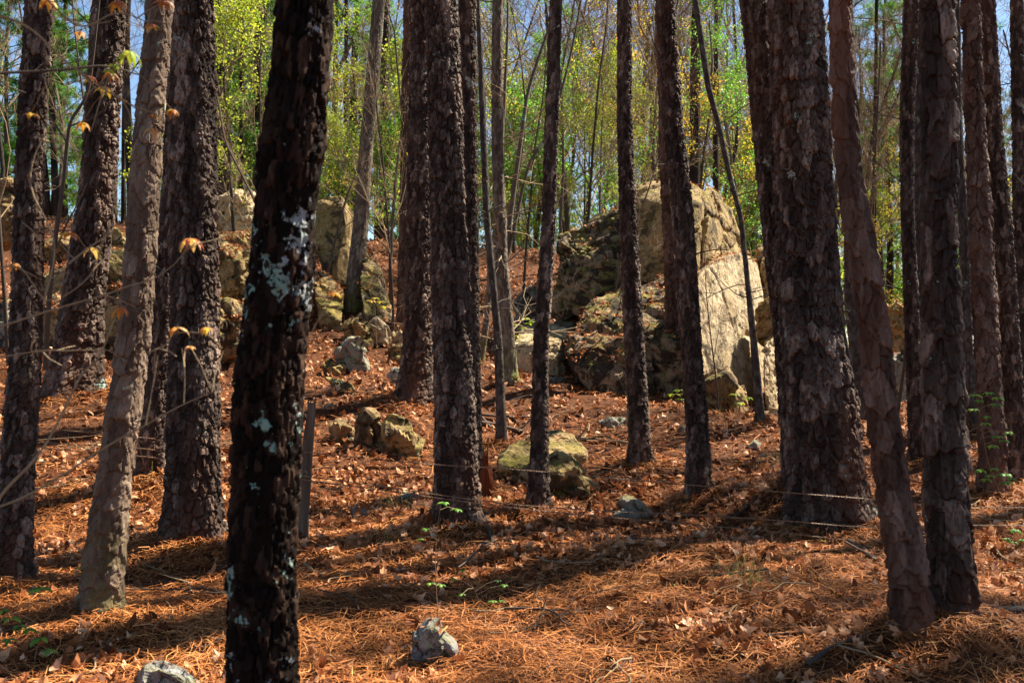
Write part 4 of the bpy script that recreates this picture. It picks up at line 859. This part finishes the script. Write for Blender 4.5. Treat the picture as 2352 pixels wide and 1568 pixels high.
def mbranch(pix, w0, w1, d0, d1=None, leaves=(), mat='twig', name='branch', parent=None, org=None, lm='orange', ls=.036, tw=3):
    parent = parent or maple; org = ms if org is None else org; d1 = d1 or d0; k = len(pix)
    p = spline([P(a, b, d0 + (d1 - d0) * i / (k - 1)) - org for i, (a, b) in enumerate(pix)], k * 4); tb = Tubes(); n = len(p); tb.add(p, np.linspace(w0, w1, n) / 2, 6, .55)
    for q in range(tw):
        i = rg.integers(2, n - 1); e = (p[min(i + 1, n - 1)] - p[i]); e = e / (np.linalg.norm(e) + 1e-9) + rg.normal(0, .7, 3); e /= np.linalg.norm(e); l2 = rg.uniform(.03, .12)
        tb.add([p[i], p[i] + e * l2 * .5, p[i] + e * l2 + rg.normal(0, .01, 3)], [.0022, .0017, .0012], 4, .6)
    b = tb.mesh(name, M[mat], parent=parent)
    for (a, c, n_) in leaves:
        q = P(a, c - 10, d1) - org; j = np.argmin(np.linalg.norm(p - q, axis=1)); st = Tubes(); st.add([p[j], (p[j] + q) / 2 + [0, 0, .01], q], .0013, 4, .4)
        o = drooping('leaf_cluster', b, q, ls * rg.uniform(.7, 1.25), n_ + int(rg.integers(-1, 3)), rg, lm, droop=rg.uniform(.45, 1.25)); s_ = st.mesh('leaf_stalk', M['twig'], parent=b)
    return b
mbranch([(-70,1700),(-60,1300),(-50,900),(-55,500),(-60,100),(-50,-200)], .03, .014, 3.0, tw=0, mat='twig_dark', name='stem')
mbranch([(-60,168),(0,168),(150,160),(240,152),(320,172)], .011, .005, 3.0, 3.3, [(252,176,5)], 'twig_dark')
mbranch([(-50,1230),(5,1134),(75,1060),(120,994),(172,889),(193,853),(228,820),(262,735),(279,713)], .009, .003, 2.9, 3.0, [], 'twig')
mbranch([(-50,1180),(75,1131),(255,1019),(320,984),(420,929),(540,879)], .007, .003, 2.9, 2.9, [(437,805,6)], 'twig', tw=5)
mbranch([(-60,770),(112,714),(240,677),(292,658),(352,640),(405,602),(436,556)], .006, .002, 2.9, 2.9, [(437,558,5), (278,716,4)], 'twig', tw=4)
mbranch([(-60,830),(90,806),(150,805),(244,804),(272,819)], .005, .002, 3.0, 3.0, [], 'twig')
mbranch([(157,606),(195,576),(262,531),(296,523)], .007, .003, 3.1, 3.2, [(207,578,4)], 'twig', tw=1)
mbranch([(-60,640),(40,612),(110,690),(200,640),(230,570),(205,580)], .005, .002, 3.0, 3.1, [(35,615,4), (160,545,4)], 'twig')
mbranch([(339,810),(379,793),(404,765),(474,768),(510,800)], .004, .002, 2.8, 2.8, [(405,762,4), (474,762,5)], 'twig', tw=2)
mbranch([(334,977),(352,880),(362,816)], .004, .002, 2.85, 2.85, [], 'twig', tw=1)
mbranch([(422,925),(424,860),(418,800)], .003, .0015, 2.8, 2.8, [], 'twig', tw=1)
mbranch([(700,800),(725,745),(760,690),(766,668)], .003, .0015, 2.6, 2.6, [(766,682,6)], 'twig', tw=0)
mbranch([(-60,20),(60,60),(150,140),(240,206),(300,240),(360,262)], .008, .003, 3.0, 3.2, [(70,272,5), (240,210,4), (352,275,5), (190,292,6), (350,305,4)], 'twig', tw=6)
mbranch([(-60,-60),(80,-20),(180,60),(270,30),(348,55)], .007, .003, 3.0, 3.2, [(110,8,5), (272,14,6), (185,84,5), (348,68,4), (375,14,5)], 'twig', tw=6)
mbranch([(100,700),(125,560),(70,420),(110,300),(230,190),(300,130)], .006, .002, 3.1, 3.2, [(395,262,5), (205,185,4)], 'twig', tw=6)
mbranch([(210,300),(250,175),(300,120)], .003, .002, 3.1, 3.1, [(252,172,6), (296,128,6), (262,160,5)], 'twig', lm='ygreen', tw=1)
# dark slim sapling behind the left pines
sp = P(105, 840, 9.5); sp[2] = float(H(sp[0], sp[1])); sap = empty('hardwood_sapling', sp, 'slim dark forked sapling between the left-edge pine and the broad-based pine', 'sapling')
mbranch([(104,850),(112,700),(127,550),(145,425),(155,325),(165,275),(200,215),(215,120),(230,-20)], .045, .018, 9.5, 9.5, [], 'twig_dark', 'stem', sap, sp, tw=6)
mbranch([(130,570),(155,510),(172,480),(200,420)], .02, .008, 9.5, 9.5, [], 'twig_dark', 'branch', sap, sp)
mbranch([(155,330),(110,250),(90,120),(60,0)], .018, .008, 9.5, 9.5, [], 'twig_dark', 'branch', sap, sp)
mbranch([(160,290),(230,260),(300,170),(350,90)], .016, .008, 9.5, 9.5, [], 'twig_dark', 'branch', sap, sp)
sp = P(612, 520, 12); lean = empty('dead_sapling', sp, 'thin reddish dead sapling slanting behind the oak in front of the ridge rock', 'sapling')
mbranch([(600,500),(580,450),(545,380),(517,320),(500,230),(470,120)], .04, .018, 12, 12.5, [], 'pine_red', 'stem', lean, sp, tw=3)

def seedling(pix, d, leafpix, label, mat='green', ls=.03, name='seedling', cat='seedling', n=4, group=None):
    p0 = P(*pix[0], d); p0[2] = float(H(p0[0], p0[1])); e = empty(name, p0, label, cat, group)
    pts = [p0] + [P(a, b, d) for a, b in pix[1:]]; pts[0] = pts[0] + 0
    p = spline(np.array(pts) - p0, len(pts) * 5); tb = Tubes(); tb.add(p, np.linspace(.006, .002, len(p)) / 2, 5, .4); stalks = []
    for a, b in leafpix:
        q = P(a, b, d) + [0, rg.normal(0, .04), 0] - p0; j = np.argmin(np.linalg.norm(p - q, axis=1)); tb.add([p[j], (p[j] + q) / 2 + [0, 0, .012], q], .0013, 4, .5); stalks.append(q)
    tb.mesh('stem', M['twig'], parent=e)
    for q in stalks: drooping('leaf', e, q, ls * 1.45 * rg.uniform(.8, 1.2), n, rg, mat, droop=.45)
seedling([(1034,1600),(1026,1568),(1012,1490),(1005,1400),(1000,1300),(1004,1220),(1012,1160)], 5.0, [(1020,1150),(1046,1172),(975,1216),(962,1240),(988,1342),(1012,1346),(962,1460),(974,1488),(996,1530),(1066,1536),(990,1536)], 'tall thin seedling rising in front of the blue-grey stone with bright leaves', ls=.024)
seedling([(1120,1440),(1110,1400),(1088,1350)], 5.9, [(1060,1312),(1040,1328),(1142,1340),(1152,1372),(1130,1382),(1110,1395),(1064,1350),(1158,1340)], 'spray of green seedling leaves on the litter below the central pine', ls=.03)
seedling([(80,1568),(82,1500),(100,1440),(122,1400)], 4.95, [(10,1398),(30,1416),(62,1442),(20,1468),(92,1466),(110,1492),(85,1352),(40,1440),(74,1360)], 'leafy green seedling in the bottom left corner', ls=.042)
seedling([(180,1330),(190,1312)], 6.1, [(184,1304),(202,1308)], 'tiny green seedling left of the pale leaning tree foot')
seedling([(130,1420),(132,1404)], 5.7, [(122,1402),(146,1402),(112,1400)], 'pale green seedling left of the pale leaning tree near the bottom', 'ygreen')
seedling([(855,1060),(856,1046)], 9.9, [(850,1046),(862,1036),(828,1042)], 'small green seedling under the three ochre rocks', ls=.05)
seedling([(935,1060),(932,1050)], 9.9, [(930,1046),(936,1052)], 'little green seedling right of the three ochre rocks', ls=.04)
seedling([(1530,1250),(1532,1244)], 7.2, [(1533,1242),(1536,1248)], 'tiny seedling below the dark pine at the bright slab', ls=.03)
seedling([(1880,1480),(1874,1400),(1862,1320),(1868,1262)], 5.6, [(1890,1240)], 'bare upright twig seedling in front of the thickest pine foot', 'amber', .015)
seedling([(1690,1160),(1686,1100),(1682,1030),(1690,990)], 8.4, [], 'leafless upright seedling left of the thickest pine', 'amber')
seedling([(2320,1210),(2300,1140),(2270,1060),(2255,980),(2240,900)], 7.6, [(2230,905),(2245,918),(2262,900),(2285,912),(2240,940),(2262,955),(2295,928),(2310,990),(2268,972),(2286,1000),(2300,1010),(2275,1022),(2258,1080),(2280,1075),(2296,1085),(2262,1100),(2310,1105),(2330,1100),(2318,1110),(2270,1090)], 'upright green-leaved sapling in front of the pines at the right edge', ls=.045, name='leafy_sapling', cat='sapling', n=5)
seedling([(2350,1260),(2340,1235)], 6.9, [(2330,1215),(2345,1222),(2352,1240),(2318,1238),(2338,1248)], 'low green seedling at the right edge of the photo', ls=.04)
seedling([(1600,1440),(1596,1400),(1572,1370)], 5.9, [(1566,1352),(1582,1362),(1600,1382),(1548,1340)], 'sparse green seedling left of the grass tufts', 'green', .022)
seedling([(2330,1500),(2300,1450)], 5.2, [(2340,1440)], 'bare twiggy seedling in the lower right corner', 'green', .02)
seedling([(640+1060,945),(1700,900)], 12.0, [(1690,905),(1715,912),(1702,925)], 'yellow seedling at the foot of the bright slab', 'ygreen', .06)
seedling([(1555,925),(1558,905)], 11.8, [(1548,905),(1560,895),(1572,905),(1562,915)], 'yellow-green seedling beneath the pine pair at the slab', 'ygreen', .06)
seedling([(1180,850),(1190,800),(1195,760)], 14.0, [(1176,760),(1188,745),(1200,752),(1192,770),(1215,742),(1225,738),(1206,730),(1180,775)], 'yellow-leaved sprout left of the bright flat-topped slab', 'ygreen', .07)
seedling([(885,905),(888,898)], 12.4, [(884,896),(894,900)], 'small yellow sprout above the mid-distance pine foot', 'ygreen', .06)
seedling([(868,760),(862,720),(862,690)], 13.9, [(850,690),(872,692),(862,684),(884,704)], 'upright sprout with amber leaves left of the mid-distance pine', 'amber', .08)
def grass(px, py, n, ln, label, seed):
    d = hit(px, py); o = P(px, py, d); rng = np.random.default_rng(seed); V = []; t_ = []
    for i in range(n):
        c = np.array([rng.normal(0, .07), rng.normal(0, .07), 0]); c[2] = float(H(o[0] + c[0], o[1] + c[1])) - o[2]; a = rng.uniform(0, 6.28); l = ln * rng.uniform(.5, 1.2); w_ = np.array([-math.sin(a), math.cos(a), 0]) * .002
        e = np.array([math.cos(a), math.sin(a), 0]) * l * rng.uniform(.1, .6); m_ = c + e * .35 + [0, 0, l * .6]; q = c + e + [0, 0, l * rng.uniform(.5, .95)]
        V += [c - w_, c + w_, m_ + w_ * .8, m_ - w_ * .8, q]; t_ += [rng.uniform()] * 5
    b = np.arange(n)[:, None] * 5; ob = mk('grass_tuft', V, [b + [0, 1, 2, 3], b + [3, 2, 4]], M['grass'], tone=t_); ob.location = o; tag(ob, label, 'grass')
grass(1720, 1375, 60, .16, 'thin grass tuft on the sunny needles before the thickest pine', 1)
grass(1690, 1358, 26, .18, 'smaller grass tuft just left of the sunny grass tuft', 2)
grass(325, 1110, 34, .22, 'grass tuft behind the pale leaning tree', 3)
grass(900, 1180, 40, .17, 'yellowish grass tuft in shade left of the central pine', 4)
grass(895, 1262, 18, .14, 'short sparse grass blades below the shaded tuft', 5)
grass(1765, 1085, 14, .16, 'yellow grass blades left of the thickest pine', 6)
grass(1490, 780, 30, .3, 'green grass on the ledge of the leaf-covered boulder', 7)
def cone(px, py, label, seed):
    d = hit(px, py); o = P(px, py, d); o[2] = float(H(o[0], o[1])) + .02; rng = np.random.default_rng(seed); e = []; V = []; t_ = []; ax = rng.normal(0, 1, 3); ax[2] *= .25; ax /= np.linalg.norm(ax); s1 = np.cross(ax, [0, 0, 1]); s1 /= np.linalg.norm(s1); s2 = np.cross(ax, s1)
    for i in range(90):
        f = i / 90; a = i * 2.4; r_ = .03 * math.sin(math.pi * (.12 + .85 * f)) ** .7; c = ax * (f - .5) * .085; dr = s1 * math.cos(a) + s2 * math.sin(a); sd_ = np.cross(ax, dr)
        p0 = c; p1 = c + dr * r_ + ax * .008; V += [p0 - sd_ * .003, p0 + sd_ * .003, p1 + sd_ * .007, p1 - sd_ * .007, p1 + dr * .004 + ax * .006]; t_ += [rng.uniform()] * 5
    b = np.arange(90)[:, None] * 5; ob = mk('pine_cone', V, [b + [0, 1, 2, 3], b + [3, 2, 4]], M['cone'], tone=t_); ob.location = o; tag(ob, label, 'pine cone')
cone(1018, 1366, 'open dark pine cone left of the green seedling spray', 1); cone(1188, 1368, 'dark pine cone right of the green seedling spray', 2)
cone(1395, 1545, 'dark pine cone at the bottom edge right of centre', 3); cone(2345, 1390, 'dark pine cone near the right edge', 4); cone(1425, 1302, 'dark pine cone in the shaded litter right of the central pine', 5)

# ------------------------------------------------------------------ woods beyond
def put(kind, meshes, x, y, label, cat, group=None, s=1., rz=0., name='tree', sx=None):
    z = float(H(x, y)); e = empty(name, (x, y, z - .05), label, cat, group, rz)
    nm = {'YOUNG': ('limbs', 'crown')}.get(kind, ('trunk', 'branches', 'crown'))
    sc = s if sx is None else (s * sx, s * sx, s)
    for a, b in zip(nm, meshes): inst(a, b, e, (0, 0, 0), (0, 0, 0), sc)
    return e
def straight_trunk(h, r, seed):
    tb = Tubes(); k = 40; z = np.linspace(-.2, h, k); p = np.stack([.12 * vn(z * .3, z * 0, z * 0, seed), .12 * vn(z * .3, z * 0, z * 0 + 9, seed), z], -1); rr = r * (1 - .8 * z / h) + .3 * r * np.exp(-(z + .2) / .3)
    tb.add(p, rr * (1 + .1 * vn(z * 6, z * 0, z * 0, seed)), 12, .4 + .3 * vn(z * 3, z * 0, z * 0, seed)); return tb.mesh('trunk', M['pine'], link=False)
STR = [straight_trunk(12, .13, 1), straight_trunk(12, .16, 2), straight_trunk(12, .11, 3)]
def youngpine(x, y, label, group, s, rz, i):
    e = empty('pine_tree', (x, y, float(H(x, y)) - .05), label, 'pine tree', group, rz); inst('trunk', STR[i % 3], e, s=s); a, b = YOUNG[i % 4]; inst('limbs', a, e, s=s); inst('crown', b, e, s=s)
rg = np.random.default_rng(71)
# trunks one can tell apart on the ridge
for i, (px, dd, w_, lab) in enumerate(((516, 26, 28, 'straight dark pine behind the pale cracked ridge boulder, left of the oak'), (552, 27, 11, 'very thin pine just right of the straight dark ridge pine'), (598, 26.5, 20, 'wavy dark pine showing close to the left side of the oak'), (302, 26, 18, 'dark ridge pine between the broad-based pine and the pale leaning tree'), (262, 27, 13, 'thin ridge trunk hugging the broad-based pine'), (287, 30, 10, 'thinnest ridge trunk right of the broad-based pine'), (776, 29, 10, 'thin ridge pine above the tall upright boulder'), (792, 27, 12, 'second thin ridge pine above the tall upright boulder'), (866, 28, 9, 'thin ridge trunk right of the pale grey hardwood'), (128, 28, 14, 'ridge pine right of the left-edge pine'), (1590, 21, 26, 'reddish ridge pine standing right behind the peaked tan boulder'), (1652, 24, 15, 'dark ridge trunk right of the peaked boulder'), (2012, 24, 13, 'slim distant trunk right of the bent reddish pine'), (2080, 30, 12, 'slim distant trunk behind the narrow dark pine'))):
    x = (px - CX) / F0 * dd; e = empty('ridge_pine', (x, dd, float(H(x, dd)) - .05), lab, 'pine tree'); q = w_ / 2 / F0 * dd / (.13, .16, .11)[i % 3] * 1.2
    inst('trunk', STR[i % 3], e, s=(q, q, 1.1)); a, b = HIGH[i % 3]; inst('limbs', a, e, (0, 0, 13.2)); inst('crown', b, e, (0, 0, 13.2))
for i, (px, dd, lab, sc_) in enumerate(((585, 13.5, 'thin bare sapling between the thick pine and the oak', .36), (1385, 14.8, 'thin bare sapling on the blackened boulder edge', .3), (1200, 16.8, 'thin bare sapling left of the slender greenish pine', .4), (905, 15.5, 'thin bare sapling left of the mid-distance pine', .34), (1650, 12.0, 'thin bare sapling in front of the bright slab', .17), (270, 16, 'thin bare sapling between the broad-based pine and the pale leaning tree', .4), (2060, 13.0, 'thin bare sapling between the bent pine and the narrow dark pine', .36), (1340, 17.5, 'bare sapling behind the blackened boulder', .5), (1950, 12.5, 'bare sapling right of the thickest pine', .4), (740, 17.5, 'bare sapling beside the tall upright boulder', .36), (20, 12.5, 'thin bare sapling at the far left edge', .42), (1500, 19, 'bare sapling on top of the ridge behind the peaked boulder', .5))):
    x = (px - CX) / F0 * dd; e = empty('bare_sapling', (x, dd, float(H(x, dd)) - .03), lab, 'sapling', None, px * .7); m_ = BARE[i % 4]; inst('trunk', m_[0], e, s=(sc_ * .7, sc_ * .7, sc_)); inst('branches', m_[1], e, s=(sc_ * .7, sc_ * .7, sc_))
def spot(u0, u1, y0, y1):
    y = math.sqrt(rg.uniform(y0 ** 2, y1 ** 2)); return rg.uniform(u0, u1) * y, y
for i in range(36):
    x, y = spot(-.56, -.06, 26, 60); youngpine(x, y, 'green young pine in the dense stand beyond the left ridge', 'young pines beyond the left ridge', rg.uniform(.75, 1.25), rg.uniform(0, 6), i)
for i in range(24):
    x, y = spot(-.1, .26, 34, 72); youngpine(x, y, 'green young pine far beyond the saddle behind the boulders', 'young pines beyond the saddle', rg.uniform(.6, .95), rg.uniform(0, 6), i)
for i in range(15):
    x, y = spot(.24, .58, 30, 64); youngpine(x, y, 'green young pine in the low woods beyond the right pines', 'young pines beyond the right', rg.uniform(.6, 1.0), rg.uniform(0, 6), i)
for i in range(12):
    x, y = spot(-.5, -.06, 23, 40); put('B', BARE[i % 4], x, y, 'bare-branched tree among the green pines of the left ridge', 'bare tree', 'bare trees on the left ridge', rg.uniform(.7, 1.1), rg.uniform(0, 6), 'bare_tree')
for i in range(40):
    x, y = spot(-.12, .26, 24.5, 50); put('B', BARE[i % 4], x, y, 'bare twiggy tree against the sky beyond the saddle', 'bare tree', 'bare trees beyond the saddle', rg.uniform(.8, 1.15), rg.uniform(0, 6), 'bare_tree')
for i in range(36):
    x, y = spot(.24, .58, 23, 55); put('B', BARE[i % 4], x, y, 'bare twiggy tree in the low woods beyond the right pines', 'bare tree', 'bare trees beyond the right pines', rg.uniform(.7, 1.1), rg.uniform(0, 6), 'bare_tree')
for i in range(9):
    x, y = spot(-.05, .12, 24, 42); put('L', LEAFY[i % 3], x, y, 'yellow-green leafing tree beyond the saddle', 'leafing tree', 'yellow-green trees beyond the saddle', rg.uniform(.5, .85), rg.uniform(0, 6), 'leafing_tree')
for i in range(9):
    x, y = spot(.17, .56, 20, 48); put('L', LEAFY[i % 3], x, y, 'yellow-green leafing tree in the low woods on the right', 'leafing tree', 'yellow-green trees in the right woods', rg.uniform(.5, .85), rg.uniform(0, 6), 'leafing_tree')
for i in range(8):
    x, y = spot(-.5, -.1, 22, 40); put('L', LEAFY[i % 3], x, y, 'yellow-green leafing tree on the left ridge', 'leafing tree', 'yellow-green trees on the left ridge', rg.uniform(.5, .8), rg.uniform(0, 6), 'leafing_tree')
for i in range(20):
    x, y = spot(-.25, .56, 22, 44); put('A', AMBER[i % 3], x, y, 'thin tree with scattered amber new leaves beyond the boulders', 'budding tree', 'amber budding trees beyond the boulders', rg.uniform(.6, .95), rg.uniform(0, 6), 'budding_tree')
for i in range(26):
    x, y = spot(-.56, .58, 22, 38); put('U', BUSH[i % 3], x, y, 'low leafy bush on the crest of the slope', 'bush', 'low bushes along the crest', rg.uniform(.6, 1.2), rg.uniform(0, 6), 'leafy_bush')
for (px, dd, lab, m_, s) in ((555, 17.5, 'bright yellow-green young tree glowing between the thick pine and the oak', LEAFY[0], .62), (1350, 20.5, 'bright yellow-green small tree above the blackened boulder', LEAFY[1], .5), (1600, 19, 'fresh green small tree behind the peaked boulder', LEAFY[2], .55), (1010+170, 24, 'yellow-green young tree right of the grey-brown hardwood', LEAFY[2], .6), (1700, 18.5, 'sparse amber-leaved young tree beside the bright slab', AMBER[0], .5), (900, 17.5, 'amber-leaved young tree in front of the dark ridge pine', AMBER[1], .55), (1812, 20.5, 'yellow-leaved shrub right of the bright slab', BUSH[0], .9), (2056, 20.5, 'yellow-leaved shrub between the bent pine and the narrow pine', AMBER[2], .35)):
    x = (px - CX) / F0 * dd; put('L', m_, x, dd, lab, 'young tree' if 'tree' in lab else 'shrub', None, s, px * .37, 'young_tree' if 'tree' in lab else 'shrub')
for (x, y, h, i) in ((8.2,13.5,14,1),(11,17,16,1),(9.4,8.6,15,2),(12.3,11.5,16.5,1),(7.4,10.2,12,0),(14,16,18,0),(10.3,7.2,14,0),(6.6,7.6,10.5,1),(12.2,14.6,15.5,2),(9.6,12.6,13,0)):  # unseen pines added so that their crowns cast dappled shade on the slope
    e = empty('pine_tree', (x, y, float(H(x, y)) - .05), 'tall unseen pine added outside the right edge to shade the slope', 'pine tree', 'added shade pines beyond the right edge'); inst('trunk', STR[i], e, s=(1.2, 1.2, h / 12.))
    a, b = (HIGH if x == 12.3 else THIN)[i]; inst('limbs', a, e, (0, 0, h), s=1.1); inst('crown', b, e, (0, 0, h), (0, 0, x), 1.1)
